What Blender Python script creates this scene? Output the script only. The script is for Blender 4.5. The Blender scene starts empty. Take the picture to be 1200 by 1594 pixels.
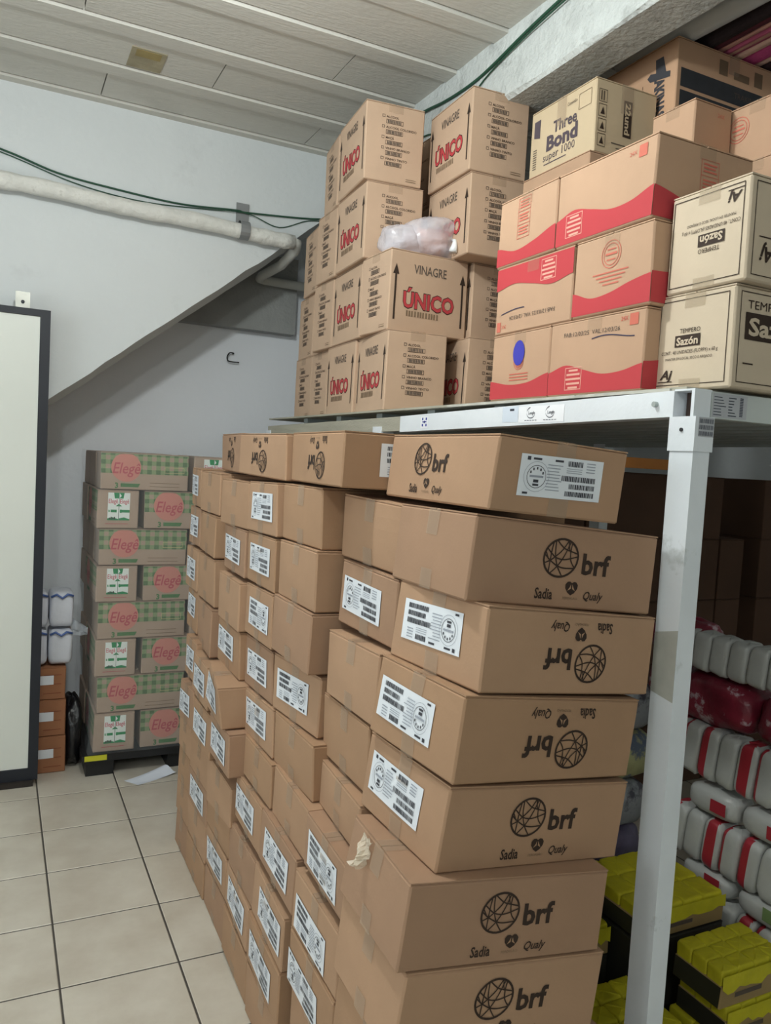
import bpy, math, random
from mathutils import Vector, Matrix

random.seed(7)
scene = bpy.context.scene
COL = scene.collection
PI = math.pi

# ------------------------------------------------------------------ camera, world, lights
CAM_H = 1.61
def setup_camera():
    yaw, pitch, roll, fl = 0.4595235, -0.0639496, 0.0565138, 1229.906
    cy, sy, cp, sp = math.cos(yaw), math.sin(yaw), math.cos(pitch), math.sin(pitch)
    f = Vector((sy*cp, cy*cp, sp)); r = Vector((cy, -sy, 0)); u = r.cross(f)
    cr, sr = math.cos(roll), math.sin(roll)
    r2 = r*cr + u*sr; u2 = -r*sr + u*cr
    cam = bpy.data.cameras.new('camera'); o = bpy.data.objects.new('camera', cam); COL.objects.link(o)
    m = Matrix((( r2.x, u2.x, -f.x, 0), (r2.y, u2.y, -f.y, 0), (r2.z, u2.z, -f.z, CAM_H), (0,0,0,1)))
    o.matrix_world = m
    cam.sensor_fit = 'VERTICAL'; cam.sensor_height = 36.0
    cam.lens = fl/1594.0*36.0
    cam.clip_start = 0.05
    scene.camera = o
setup_camera()

scene.view_settings.view_transform = 'Standard'
scene.view_settings.look = 'None'
scene.view_settings.gamma = 1.0
scene.view_settings.use_curve_mapping = False
scene.view_settings.exposure = 0.0

w = bpy.data.worlds.new('world'); scene.world = w; w.use_nodes = True
w.node_tree.nodes['Background'].inputs[0].default_value = (0.75, 0.85, 1.0, 1)
w.node_tree.nodes['Background'].inputs[1].default_value = 0.30

def bulb(name, loc, power, color, radius=0.06):
    l = bpy.data.lights.new(name, 'POINT'); l.energy = power; l.color = color; l.shadow_soft_size = radius
    o = bpy.data.objects.new(name, l); o.location = loc; COL.objects.link(o); return o
bulb('main_bulb_light', (0.24, 1.8, 2.95), 62, (0.95, 1.0, 0.99))
bulb('rear_fill_light', (-0.6, -1.6, 2.90), 58, (0.95, 1.0, 0.99), 0.1)  # fill light added behind the viewer

BRF = {
  'A1':(0.802, 1.197, 1.532, -0.025, 0.065, 0.002, 0.300, 0.452, 0.142),
  'A2':(0.773, 1.210, 1.363, -0.005, 0.086, -0.006, 0.445, 0.310, 0.162),
  'A3':(0.784, 1.167, 1.202, 0.080, 0.105, -0.004, 0.445, 0.310, 0.162),
  'A4':(0.739, 1.162, 1.043, 0.062, 0.118, 0.000, 0.445, 0.310, 0.162),
  'A5':(0.724, 1.179, 0.872, 0.031, 0.118, 0.006, 0.445, 0.310, 0.162),
  'A6':(0.647, 1.159, 0.719, -0.035, 0.115, -0.012, 0.445, 0.285, 0.162),
  'A7':(0.643, 1.155, 0.555, -0.035, 0.115, -0.012, 0.445, 0.290, 0.162),
  'A8':(0.655, 1.130, 0.412, 0.000, 0.084, 0.000, 0.445, 0.310, 0.130),
  'A9':(0.680, 1.130, 0.276, 0.000, 0.052, 0.000, 0.445, 0.310, 0.130),
  'A10':(0.680, 1.130, 0.139, 0.000, 0.026, 0.000, 0.445, 0.310, 0.130),
  'A11':(0.680, 1.130, 0.000, 0.000, 0.000, 0.000, 0.445, 0.310, 0.130),
  'B1':(0.705, 1.662, 1.543, -0.088, 0.007, -0.003, 0.300, 0.451, 0.134),
  'B2':(0.791, 1.522, 1.364, 0.018, 0.008, 0.017, 0.452, 0.300, 0.155),
  'B3':(0.777, 1.494, 1.203, 0.005, 0.010, 0.017, 0.452, 0.300, 0.157),
  'B4':(0.742, 1.488, 1.037, -0.017, 0.015, -0.030, 0.452, 0.300, 0.159),
  'B5':(0.743, 1.516, 0.874, -0.052, 0.009, -0.035, 0.452, 0.300, 0.157),
  'B6':(0.713, 1.484, 0.758, -0.102, 0.014, -0.039, 0.452, 0.299, 0.114),
  'B7':(0.676, 1.450, 0.627, -0.063, 0.019, -0.021, 0.452, 0.298, 0.129),
  'B8':(0.676, 1.470, 0.454, -0.018, 0.011, -0.007, 0.452, 0.300, 0.146),
  'B9':(0.673, 1.472, 0.304, -0.022, 0.003, 0.008, 0.452, 0.300, 0.145),
  'B10':(0.687, 1.471, 0.154, 0.000, 0.001, 0.000, 0.452, 0.300, 0.146),
  'B11':(0.692, 1.470, 0.000, 0.000, 0.000, 0.000, 0.452, 0.300, 0.148),
  'C1':(0.727, 2.115, 1.540, 0.008, -0.001, 0.007, 0.300, 0.451, 0.134),
  'C2':(0.730, 1.829, 1.381, -0.002, 0.005, -0.009, 0.452, 0.300, 0.155),
  'C3':(0.719, 1.821, 1.222, -0.018, 0.009, -0.011, 0.452, 0.300, 0.157),
  'C4':(0.709, 1.819, 1.064, -0.011, 0.009, -0.003, 0.452, 0.300, 0.156),
  'C5':(0.745, 1.818, 0.898, 0.067, 0.007, -0.018, 0.452, 0.300, 0.157),
  'C6':(0.721, 1.785, 0.752, -0.006, 0.008, -0.017, 0.452, 0.299, 0.144),
  'C7':(0.700, 1.750, 0.614, -0.040, 0.009, 0.012, 0.452, 0.295, 0.136),
  'C8':(0.686, 1.781, 0.465, -0.022, 0.020, 0.026, 0.452, 0.300, 0.146),
  'C9':(0.673, 1.809, 0.301, -0.051, 0.014, -0.000, 0.452, 0.300, 0.145),
  'C10':(0.673, 1.815, 0.156, -0.020, 0.004, 0.009, 0.452, 0.300, 0.143),
  'C11':(0.683, 1.814, 0.000, 0.000, 0.001, 0.000, 0.452, 0.300, 0.148),
  'D1':(0.733, 2.594, 1.544, -0.114, 0.003, 0.001, 0.300, 0.452, 0.134),
  'D2':(0.713, 2.135, 1.377, -0.011, 0.003, -0.019, 0.452, 0.285, 0.155),
  'D3':(0.714, 2.133, 1.216, -0.017, 0.002, -0.013, 0.452, 0.285, 0.157),
  'D4':(0.711, 2.124, 1.056, -0.023, 0.000, -0.026, 0.452, 0.285, 0.158),
  'D5':(0.725, 2.135, 0.891, -0.011, 0.000, -0.039, 0.452, 0.285, 0.157),
  'D6':(0.715, 2.086, 0.751, -0.020, 0.003, -0.050, 0.452, 0.285, 0.139),
  'D7':(0.704, 2.046, 0.622, -0.014, 0.006, -0.020, 0.452, 0.280, 0.127),
  'D8':(0.696, 2.083, 0.469, -0.012, 0.010, -0.017, 0.452, 0.285, 0.146),
  'D9':(0.692, 2.113, 0.297, -0.017, 0.007, 0.010, 0.452, 0.285, 0.145),
  'D10':(0.684, 2.133, 0.160, -0.037, 0.002, 0.015, 0.452, 0.285, 0.135),
  'D11':(0.684, 2.131, 0.000, -0.011, 0.001, 0.029, 0.452, 0.285, 0.148),
  'E2':(0.717, 2.424, 1.367, 0.049, -0.003, -0.004, 0.452, 0.285, 0.155),
  'E3':(0.710, 2.428, 1.211, -0.045, -0.003, 0.002, 0.452, 0.285, 0.154),
  'E4':(0.695, 2.416, 1.042, -0.042, -0.005, -0.004, 0.452, 0.285, 0.159),
  'E5':(0.708, 2.424, 0.882, -0.012, -0.007, 0.010, 0.452, 0.285, 0.157),
  'E6':(0.645, 2.378, 0.744, -0.071, -0.011, -0.001, 0.452, 0.283, 0.136),
  'E7':(0.660, 2.328, 0.603, -0.039, -0.011, -0.035, 0.452, 0.277, 0.139),
  'E8':(0.689, 2.370, 0.422, 0.025, -0.007, -0.086, 0.452, 0.285, 0.146),
  'E9':(0.695, 2.402, 0.303, 0.000, -0.002, 0.000, 0.452, 0.285, 0.117),
  'E10':(0.697, 2.421, 0.154, -0.000, -0.001, 0.000, 0.452, 0.285, 0.146),
  'E11':(0.698, 2.422, 0.000, 0.000, -0.000, 0.000, 0.452, 0.285, 0.148),
  'F2':(0.728, 2.820, 1.377, 0.015, -0.004, 0.008, 0.452, 0.285, 0.155),
  'F3':(0.712, 2.808, 1.225, -0.043, -0.004, 0.006, 0.452, 0.285, 0.150),
  'F4':(0.713, 2.796, 1.047, -0.029, 0.001, -0.007, 0.452, 0.285, 0.172),
  'F5':(0.700, 2.775, 0.868, -0.070, 0.000, -0.003, 0.452, 0.285, 0.175),
  'F6':(0.668, 2.663, 0.712, -0.054, -0.001, -0.023, 0.452, 0.283, 0.152),
  'F7':(0.674, 2.607, 0.555, 0.001, -0.001, -0.021, 0.452, 0.274, 0.152),
  'F8':(0.688, 2.661, 0.414, 0.009, -0.000, 0.000, 0.452, 0.285, 0.135),
  'F9':(0.694, 2.691, 0.276, 0.000, -0.000, 0.000, 0.452, 0.285, 0.135),
  'F10':(0.697, 2.710, 0.138, 0.001, -0.000, 0.000, 0.452, 0.285, 0.135),
  'F11':(0.698, 2.712, 0.000, 0.000, -0.000, 0.000, 0.452, 0.285, 0.135),
  'G2':(0.728, 3.121, 1.384, -0.039, 0.001, 0.004, 0.452, 0.200, 0.155),
  'G3':(0.731, 3.118, 1.229, -0.003, -0.002, -0.001, 0.452, 0.200, 0.153),
  'G4':(0.720, 3.103, 1.052, 0.000, -0.000, 0.000, 0.452, 0.200, 0.165),
  'G5':(0.722, 3.084, 0.885, -0.038, 0.002, 0.004, 0.452, 0.200, 0.165),
  'G6':(0.692, 2.948, 0.725, -0.040, 0.001, -0.011, 0.452, 0.199, 0.155),
  'G7':(0.678, 2.883, 0.567, 0.059, 0.002, -0.025, 0.452, 0.195, 0.153),
  'G8':(0.690, 2.950, 0.423, 0.009, 0.001, 0.000, 0.452, 0.200, 0.138),
  'G9':(0.695, 2.979, 0.282, 0.001, 0.000, 0.000, 0.452, 0.200, 0.138),
  'G10':(0.698, 2.999, 0.141, 0.001, 0.000, 0.000, 0.452, 0.200, 0.138),
  'G11':(0.699, 3.001, 0.000, 0.000, 0.000, 0.000, 0.452, 0.200, 0.138),
}
UNI = {
  'U1': ('v', 1.2452, 2.8723, 2.6892, -0.0966),
  'U2': ('v', 1.2627, 2.8738, 2.3894, -0.0698),
  'U3': ('v', 1.285, 2.9291, 2.0946, -0.0697),
  'U4': ('l', 1.283, 2.6617, 2.096, 0.035),
  'U5': ('v', 1.2725, 2.6378, 1.7922, -0.1007),
  'U6': ('v', 1.2954, 2.9783, 1.7838, -0.0513),
  'U7': ('l', 1.3267, 3.3535, 1.7826, -0.0578),
  'U8': ('l', 1.3531, 3.6279, 1.788, -0.035),
  'U9': ('l', 1.3074, 3.2732, 2.0917, -0.0048),
  'U10': ('l', 1.3545, 3.6355, 2.0974, -0.0645),
  'U11': ('l', 1.2921, 3.2386, 2.391, -0.0276),
  'U12': ('l', 1.3322, 3.5692, 2.3911, -0.1139),
  'U13': ('l', 1.2854, 3.2409, 2.6991, -0.1506),
  'V1': ('v', 1.5364, 2.5701, 2.6952, -0.0445),
  'V2': ('v', 1.5466, 2.5695, 2.3893, -0.039),
  'V3': ('l', 1.5743, 2.5637, 2.0938, 0.0),
  'V4': ('v', 1.7247, 2.8293, 1.8171, -0.3523),
}

def wall_fill_light(loc, size, power, color):  # area fill light added at the unseen left wall, no real opening there
    l = bpy.data.lights.new('added_fill_light', 'AREA'); l.shape = 'RECTANGLE'; l.size = size[0]; l.size_y = size[1]
    l.energy = power; l.color = color
    o = bpy.data.objects.new('added_fill_light', l); o.location = loc; o.rotation_euler = (0, -PI/2, 0); COL.objects.link(o)
wall_fill_light((-2.38, 1.6, 1.7), (1.5, 2.6), 34, (0.9, 0.97, 1.0))

# ------------------------------------------------------------------ materials
def srgb(h):
    h = h.lstrip('#'); c = [int(h[i:i+2], 16)/255 for i in (0, 2, 4)]
    return tuple(x/12.92 if x <= 0.04045 else ((x+0.055)/1.055)**2.4 for x in c)
MATS = {}
def mat(name, col, rough=0.8, var=0.06, scale=4.0, bump=0.0, bscale=60.0, metal=0.0, alpha=1.0, spec=0.5, stretch=None, trans=0.0, stain=None):
    if name in MATS: return MATS[name]
    m = bpy.data.materials.new(name); m.use_nodes = True; MATS[name] = m
    nt = m.node_tree; N = nt.nodes; L = nt.links
    p = N['Principled BSDF']
    if isinstance(col, str): col = srgb(col)
    p.inputs['Roughness'].default_value = rough; p.inputs['Metallic'].default_value = metal
    p.inputs['Specular IOR Level'].default_value = spec
    p.inputs['Alpha'].default_value = alpha
    if trans: p.inputs['Transmission Weight'].default_value = trans
    tc = N.new('ShaderNodeTexCoord')
    src = tc.outputs['Object']
    if stretch:
        mp = N.new('ShaderNodeMapping'); mp.inputs['Scale'].default_value = stretch
        L.new(src, mp.inputs['Vector']); src = mp.outputs['Vector']
    nz = N.new('ShaderNodeTexNoise'); nz.inputs['Scale'].default_value = scale; nz.inputs['Detail'].default_value = 5
    L.new(src, nz.inputs['Vector'])
    rp = N.new('ShaderNodeValToRGB')
    rp.color_ramp.elements[0].position = 0.3; rp.color_ramp.elements[1].position = 0.7
    rp.color_ramp.elements[0].color = (*[c*(1-var) for c in col], 1)
    rp.color_ramp.elements[1].color = (*[min(1, c*(1+var)) for c in col], 1)
    L.new(nz.outputs['Fac'], rp.inputs['Fac'])
    out = rp.outputs['Color']
    if stain:
        n2 = N.new('ShaderNodeTexNoise'); n2.inputs['Scale'].default_value = stain[1]; n2.inputs['Detail'].default_value = 8
        n2.inputs['Roughness'].default_value = 0.65
        L.new(tc.outputs['Object'], n2.inputs['Vector'])
        r2 = N.new('ShaderNodeValToRGB'); r2.color_ramp.elements[0].position = stain[2]; r2.color_ramp.elements[1].position = stain[2]+stain[3]
        r2.color_ramp.elements[0].color = (0, 0, 0, 1); r2.color_ramp.elements[1].color = (stain[4],)*3+(1,)
        L.new(n2.outputs['Fac'], r2.inputs['Fac'])
        mx = N.new('ShaderNodeMix'); mx.data_type = 'RGBA'
        L.new(r2.outputs['Color'], mx.inputs['Factor']); L.new(out, mx.inputs['A'])
        mx.inputs['B'].default_value = (*srgb(stain[0]), 1); out = mx.outputs['Result']
    L.new(out, p.inputs['Base Color'])
    if bump:
        nb = N.new('ShaderNodeTexNoise'); nb.inputs['Scale'].default_value = bscale; nb.inputs['Detail'].default_value = 4
        L.new(src, nb.inputs['Vector'])
        bp = N.new('ShaderNodeBump'); bp.inputs['Strength'].default_value = bump; bp.inputs['Distance'].default_value = 0.01
        L.new(nb.outputs['Fac'], bp.inputs['Height']); L.new(bp.outputs['Normal'], p.inputs['Normal'])
    return m

K_BRF = lambda i=0: mat('kraft_brown_%d' % i, ['#aa886b', '#a68466', '#ae8c6f', '#a28167'][i % 4], 0.85, 0.05, 7, 0.04, 160)
K_UNI = lambda: mat('kraft_beige', '#bfa38a', 0.85, 0.04, 6, 0.03, 160)
K_RED = lambda: mat('kraft_warm', '#b6957a', 0.85, 0.05, 6, 0.03, 160)
K_SAZ = lambda: mat('kraft_pale', '#c6b69f', 0.8, 0.05, 6, 0.03, 160)
K_TB = lambda: mat('kraft_sand', '#c9b596', 0.8, 0.05, 6, 0.03, 160)
K_MILK = lambda: mat('kraft_milk', '#ac9684', 0.8, 0.05, 6, 0.08, 160)
INK = lambda: mat('ink_dark_brown', '#33241a', 0.8, 0.1)
INK_SOFT = lambda: mat('ink_soft_brown', '#7d6851', 0.8, 0.1)
INK_GREY = lambda: mat('ink_grey', '#5b5047', 0.8, 0.1)
RED = lambda: mat('ink_red', '#b83c42', 0.8, 0.05)
RED_SOFT = lambda: mat('ink_soft_red', '#c46a58', 0.8, 0.05)
WHITE = lambda: mat('label_white', '#e3e8ee', 0.5, 0.03)
LBLK = lambda: mat('label_black', '#3c3d45', 0.6, 0.05)
LGREY = lambda: mat('label_grey', '#9aa0ab', 0.6, 0.05)
TAPE = lambda: mat('packing_tape_clear', '#c0ab94', 0.22, 0.05, alpha=0.34)
TAPE2 = lambda: mat('packing_tape_faint', '#b7a085', 0.3, 0.05, alpha=0.2)

# ------------------------------------------------------------------ mesh helpers
class MB:
    def __init__(s): s.v = []; s.f = []; s.m = []; s.mats = []
    def mi(s, m):
        if m not in s.mats: s.mats.append(m)
        return s.mats.index(m)
    def add(s, vs, fs, m):
        o = len(s.v); k = s.mi(m); s.v += [tuple(v) for v in vs]
        for f in fs: s.f.append(tuple(i+o for i in f)); s.m.append(k)
    def box(s, x0, y0, z0, x1, y1, z1, m, ch=0.0):
        vs = [(x0,y0,z0),(x1,y0,z0),(x1,y1,z0),(x0,y1,z0),(x0,y0,z1),(x1,y0,z1),(x1,y1,z1),(x0,y1,z1)]
        s.add(vs, [(0,3,2,1),(4,5,6,7),(0,1,5,4),(1,2,6,5),(2,3,7,6),(3,0,4,7)], m)
    def prism(s, poly, axis, a, b, m):
        # poly: 2D points of the other two axes, counter-clockwise or not
        n = len(poly); vs = []
        for t in (a, b):
            for (p, q) in poly:
                vs.append({'y': (p, t, q), 'x': (t, p, q), 'z': (p, q, t)}[axis])
        fs = [tuple(range(n)), tuple(range(2*n-1, n-1, -1))]
        fs += [(i, (i+1) % n, n+(i+1) % n, n+i) for i in range(n)]
        s.add(vs, fs, m)
    def tube(s, pts, r, m, n=10, cap=True):
        pts = [Vector(p) for p in pts]; rings = []; up = None
        rr = r if isinstance(r, (list, tuple)) else [r]*len(pts)
        for i, p in enumerate(pts):
            d = (pts[min(i+1, len(pts)-1)]-pts[max(i-1, 0)]).normalized()
            if up is None:
                up = Vector((0,0,1)) if abs(d.z) < 0.9 else Vector((1,0,0))
            a = d.cross(up).normalized(); b = a.cross(d).normalized(); up = b
            rings.append([p+(a*math.cos(t*2*PI/n)+b*math.sin(t*2*PI/n))*rr[i] for t in range(n)])
        vs = [v for rg in rings for v in rg]; fs = []
        for i in range(len(pts)-1):
            for t in range(n):
                fs.append((i*n+t, i*n+(t+1) % n, (i+1)*n+(t+1) % n, (i+1)*n+t))
        if cap: fs += [tuple(range(n-1, -1, -1)), tuple((len(pts)-1)*n+t for t in range(n))]
        s.add(vs, fs, m)
    def build(s, name, parent=None, smooth=False, matrix=None):
        me = bpy.data.meshes.new(name); me.from_pydata(s.v, [], s.f)
        for m in s.mats: me.materials.append(m)
        me.polygons.foreach_set('material_index', s.m)
        if smooth: me.polygons.foreach_set('use_smooth', [True]*len(s.f))
        me.update()
        o = bpy.data.objects.new(name, me); COL.objects.link(o)
        if parent: o.parent = parent
        if matrix is not None: o.matrix_local = matrix
        return o
def tag(o, label=None, cat=None, group=None, kind=None):
    if label: o['label'] = label
    if cat: o['category'] = cat
    if group: o['group'] = group
    if kind: o['kind'] = kind
    return o
def empty(name, loc=(0,0,0), rot=None):
    o = bpy.data.objects.new(name, None); COL.objects.link(o); o.empty_display_size = 0.05
    m = Matrix.Translation(loc)
    if rot is not None: m = m @ rot
    o.matrix_world = m
    return o
def struct(o, cat='room'): o['kind'] = 'structure'; return o

def blob(name, loc, rad, m, seed=0, rough=0.12, n=28, parent=None, sq=2.4, flat=0.0, fold=0.0, matrix=None, pinch=None, band=None):
    R = random.Random(seed); ph = [(R.uniform(0, 6.28), R.uniform(0, 6.28), R.randint(2, 6), R.randint(2, 6), R.uniform(0.3, 1)) for _ in range(8)]
    vs = []; fs = []; rx, ry, rz = rad; k = n*2
    def sp(c, e): return math.copysign(abs(c)**e, c)
    e = 2.0/sq
    for j in range(n+1):
        th = PI*j/n-PI/2
        for i in range(k):
            a = 2*PI*i/k
            f = 1+rough*sum(s_*math.sin(q*a+p)*math.cos(w_*th+r_) for (p, r_, q, w_, s_) in ph)/4
            f += fold*math.sin(a*17+5*th)*math.cos(th)
            x = rx*sp(math.cos(th), e)*sp(math.cos(a), e)*f; y = ry*sp(math.cos(th), e)*sp(math.sin(a), e)*f; z = rz*sp(math.sin(th), e)*f
            if flat and z < -rz*flat: z = -rz*flat
            if pinch:
                d = math.sqrt((x-pinch[0])**2+(z-pinch[1])**2)
                if y < 0:
                    y += pinch[2]*math.exp(-(d/pinch[3])**2)+0.009*math.sin(math.atan2(z-pinch[1], x-pinch[0])*13)*math.exp(-((d-0.045)/0.045)**2)
            vs.append((x, y, z))
    for j in range(n):
        for i in range(k): fs.append((j*k+i, j*k+(i+1) % k, (j+1)*k+(i+1) % k, (j+1)*k+i))
    mb = MB(); mb.add(vs, fs, m)
    if band:
        kb = mb.mi(band[0])
        for q, f_ in enumerate(fs):
            yc = sum(vs[i_][1] for i_ in f_)/4
            if band[1] <= yc/ry <= band[2]: mb.m[q] = kb
    o = mb.build(name, parent, smooth=True)
    if matrix is not None: o.matrix_local = matrix
    elif parent is None: o.location = loc
    return o

# ------------------------------------------------------------------ text
TXT = {}
def text2d(body, bold=0.0, res=2):
    k = (body, bold)
    if k in TXT: return TXT[k]
    c = bpy.data.curves.new('t', 'FONT'); c.body = body; c.size = 1.0; c.resolution_u = res; c.offset = bold
    c.fill_mode = 'FRONT'
    o = bpy.data.objects.new('t', c); COL.objects.link(o)
    bpy.context.view_layer.update()
    dg = bpy.context.evaluated_depsgraph_get()
    me = o.evaluated_get(dg).to_mesh()
    vs = [(v.co.x, v.co.y) for v in me.vertices]; fs = [tuple(p.vertices) for p in me.polygons]
    o.evaluated_get(dg).to_mesh_clear()
    bpy.data.objects.remove(o); bpy.data.curves.remove(c)
    if vs:
        x0 = min(v[0] for v in vs); x1 = max(v[0] for v in vs)
        y0 = min(v[1] for v in vs); y1 = max(v[1] for v in vs)
    else: x0 = x1 = y0 = y1 = 0
    TXT[k] = (vs, fs, (x0, y0, x1, y1)); return TXT[k]

class Carton:
    """a cardboard carton in its own frame: x in 0..dx, y in 0..dy, z in 0..dz, softly crushed"""
    def __init__(s, dims, seed=0, amp=0.003, bulge=0.003, sag=None):
        s.d = dims; R = random.Random(seed)
        s.c = [Vector((R.uniform(-1, 1), R.uniform(-1, 1), R.uniform(-0.5, 0.5)))*amp for _ in range(8)]
        if sag:
            for k, v in sag.items(): s.c[k] += Vector(v)
        s.b = [bulge*R.uniform(0.3, 1.0) for _ in range(6)]
        s.mb = MB()
    def warp(s, p):
        dx, dy, dz = s.d; a, b, c = p[0]/dx, p[1]/dy, p[2]/dz
        a_, b_, c_ = (min(1, max(0, t)) for t in (a, b, c))
        o = Vector(p)
        for i in range(8):
            wx = a_ if i & 1 else 1-a_; wy = b_ if i & 2 else 1-b_; wz = c_ if i & 4 else 1-c_
            o += s.c[i]*(wx*wy*wz)
        sa, sb, sc = math.sin(PI*a_), math.sin(PI*b_), math.sin(PI*c_)
        o.x += (-s.b[0]*(1-a_)+s.b[1]*a_)*sb*sc
        o.y += (-s.b[2]*(1-b_)+s.b[3]*b_)*sa*sc
        return o
    def P(s, face, u, v, off=0.0):
        dx, dy, dz = s.d
        if face == '-x': p = (-off, dy-u, v)
        elif face == '+x': p = (dx+off, u, v)
        elif face == '-y': p = (u, -off, v)
        elif face == '+y': p = (dx-u, dy+off, v)
        else: p = (u, v, dz+off)
        return s.warp(p)
    def fdim(s, face):
        dx, dy, dz = s.d
        return (dy, dz) if face in ('-x', '+x') else ((dx, dz) if face in ('-y', '+y') else (dx, dy))
    def body(s, m, r=0.004, n=5):
        dx, dy, dz = s.d
        def cuts(L): return [0, r]+[r+(L-2*r)*i/n for i in range(1, n)]+[L-r, L]
        cx, cy, cz = cuts(dx), cuts(dy), cuts(dz); idx = {}
        def vid(i, j, k):
            key = (i, j, k)
            if key not in idx:
                x, y, z = cx[i], cy[j], cz[k]; q = r*0.45
                e = [i in (0, len(cx)-1), j in (0, len(cy)-1), k in (0, len(cz)-1)]
                if sum(e) >= 2:
                    if e[0]: x += q if i == 0 else -q
                    if e[1]: y += q if j == 0 else -q
                    if e[2]: z += q if k == 0 else -q
                idx[key] = len(s.mb.v); s.mb.v.append(tuple(s.warp((x, y, z))))
            return idx[key]
        K = s.mb.mi(m); nx, ny, nz = len(cx)-1, len(cy)-1, len(cz)-1
        def q(a, b, c, d): s.mb.f.append((a, b, c, d)); s.mb.m.append(K)
        for i in range(nx):
            for j in range(ny):
                q(vid(i,j,0), vid(i,j+1,0), vid(i+1,j+1,0), vid(i+1,j,0))
                q(vid(i,j,nz), vid(i+1,j,nz), vid(i+1,j+1,nz), vid(i,j+1,nz))
            for k in range(nz):
                q(vid(i,0,k), vid(i+1,0,k), vid(i+1,0,k+1), vid(i,0,k+1))
                q(vid(i,ny,k), vid(i,ny,k+1), vid(i+1,ny,k+1), vid(i+1,ny,k))
        for j in range(ny):
            for k in range(nz):
                q(vid(0,j,k), vid(0,j,k+1), vid(0,j+1,k+1), vid(0,j+1,k))
                q(vid(nx,j,k), vid(nx,j+1,k), vid(nx,j+1,k+1), vid(nx,j,k+1))
    # ---- printing; all in face metres, frame (cx,cy,inv) places a local design
    def quad(s, face, u0, v0, u1, v1, m, off=0.0012, mb=None, n=1, k=1):
        mb = mb or s.mb; vs = []; fs = []
        for j in range(k+1):
            for i in range(n+1):
                vs.append(s.P(face, u0+(u1-u0)*i/n, v0+(v1-v0)*j/k, off))
        for j in range(k):
            for i in range(n):
                a = j*(n+1)+i; fs.append((a, a+1, a+n+2, a+n+1))
        mb.add(vs, fs, m)
    def poly(s, face, pts, m, off=0.0012, mb=None):
        (mb or s.mb).add([s.P(face, p[0], p[1], off) for p in pts], [tuple(range(len(pts)))], m)
    def text(s, face, body, cx, cy, h, m, bold=0.0, ang=0.0, squeeze=1.0, shear=0.0, width=None, off=0.0012, mb=None):
        vs, fs, (x0, y0, x1, y1) = text2d(body, bold)
        if not fs: return
        sc = h/0.73
        sx = sc*squeeze
        if width: sx = width/(x1-x0)
        ca, sa = math.cos(ang), math.sin(ang); mx = (x0+x1)/2; out = []
        for (x, y) in vs:
            a = (x-mx)*sx + shear*(y*sc); b = (y-0.365)*sc
            out.append(s.P(face, cx+a*ca-b*sa, cy+a*sa+b*ca, off))
        (mb or s.mb).add(out, fs, m)
    def stroke(s, face, pts, wd, m, off=0.0012, mb=None, closed=False):
        n = len(pts); L = []; Rr = []
        for i in range(n):
            a = pts[(i-1) % n] if closed else pts[max(i-1, 0)]; b = pts[(i+1) % n] if closed else pts[min(i+1, n-1)]
            dx, dy = b[0]-a[0], b[1]-a[1]; l = math.hypot(dx, dy) or 1
            nx, ny = -dy/l*wd/2, dx/l*wd/2
            L.append((pts[i][0]+nx, pts[i][1]+ny)); Rr.append((pts[i][0]-nx, pts[i][1]-ny))
        vs = [s.P(face, p[0], p[1], off) for p in L+Rr]; fs = []
        for i in range(n if closed else n-1):
            j = (i+1) % n; fs.append((n+i, n+j, j, i))
        (mb or s.mb).add(vs, fs, m)
    def frame(s, face, u0, v0, u1, v1, wd, m, **k):
        for a in ((u0, v0, u1, v0+wd), (u0, v1-wd, u1, v1), (u0, v0, u0+wd, v1), (u1-wd, v0, u1, v1)):
            s.quad(face, *a, m, **k)

def flaps(car, parent, m, axis='x', name='top_flap', gap=0.004, lift=0.003, seed=0):
    """two top flaps meeting along the middle"""
    R = random.Random(seed); dx, dy, dz = car.d
    for sd in (0, 1):
        mb = MB(); l0 = R.uniform(0.0, 0.5)*lift
        if axis == 'x': r = (0.001, 0.001, dx-0.001, dy/2-gap/2) if sd == 0 else (0.001, dy/2+gap/2, dx-0.001, dy-0.001)
        else: r = (0.001, 0.001, dx/2-gap/2, dy-0.001) if sd == 0 else (dx/2+gap/2, 0.001, dx-0.001, dy-0.001)
        u0, v0, u1, v1 = r; vs = []
        for z in (0.0002, lift):
            for j in range(3):
                for i in range(3):
                    a, b = u0+(u1-u0)*i/2, v0+(v1-v0)*j/2
                    vs.append(car.P('+z', a, b, z))
        fs = []
        for j in range(2):
            for i in range(2):
                a = j*3+i; fs.append((a, a+3, a+4, a+1)); a += 9; fs.append((a, a+1, a+4, a+3))
        for (a, b) in ((0,1),(1,2),(2,5),(5,8),(8,7),(7,6),(6,3),(3,0)): fs.append((a, b, b+9, a+9))
        mb.add(vs, fs, m); mb.build(name, parent)

def tape_strip(car, parent, axis='x', wd=0.045, drop=0.05, faces=('-x',), bottom=True, m=None):
    m = m or TAPE(); dx, dy, dz = car.d; mb = MB()
    if axis == 'x': car.quad('+z', 0, dy/2-wd/2, dx, dy/2+wd/2, m, 0.0042, mb, 4, 1)
    else: car.quad('+z', dx/2-wd/2, 0, dx/2+wd/2, dy, m, 0.0042, mb, 1, 4)
    mb.build('packing_tape', parent)
    for f in faces:
        W, H = car.fdim(f)
        mb = MB(); car.quad(f, W/2-wd/2, H-drop, W/2+wd/2, H+0.003, m, 0.0016, mb, 1, 3); mb.build('packing_tape', parent)
        if bottom: mb = MB(); car.quad(f, W/2-wd/2, 0.0, W/2+wd/2, drop*0.8, m, 0.0016, mb, 1, 3); mb.build('packing_tape', parent)

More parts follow.
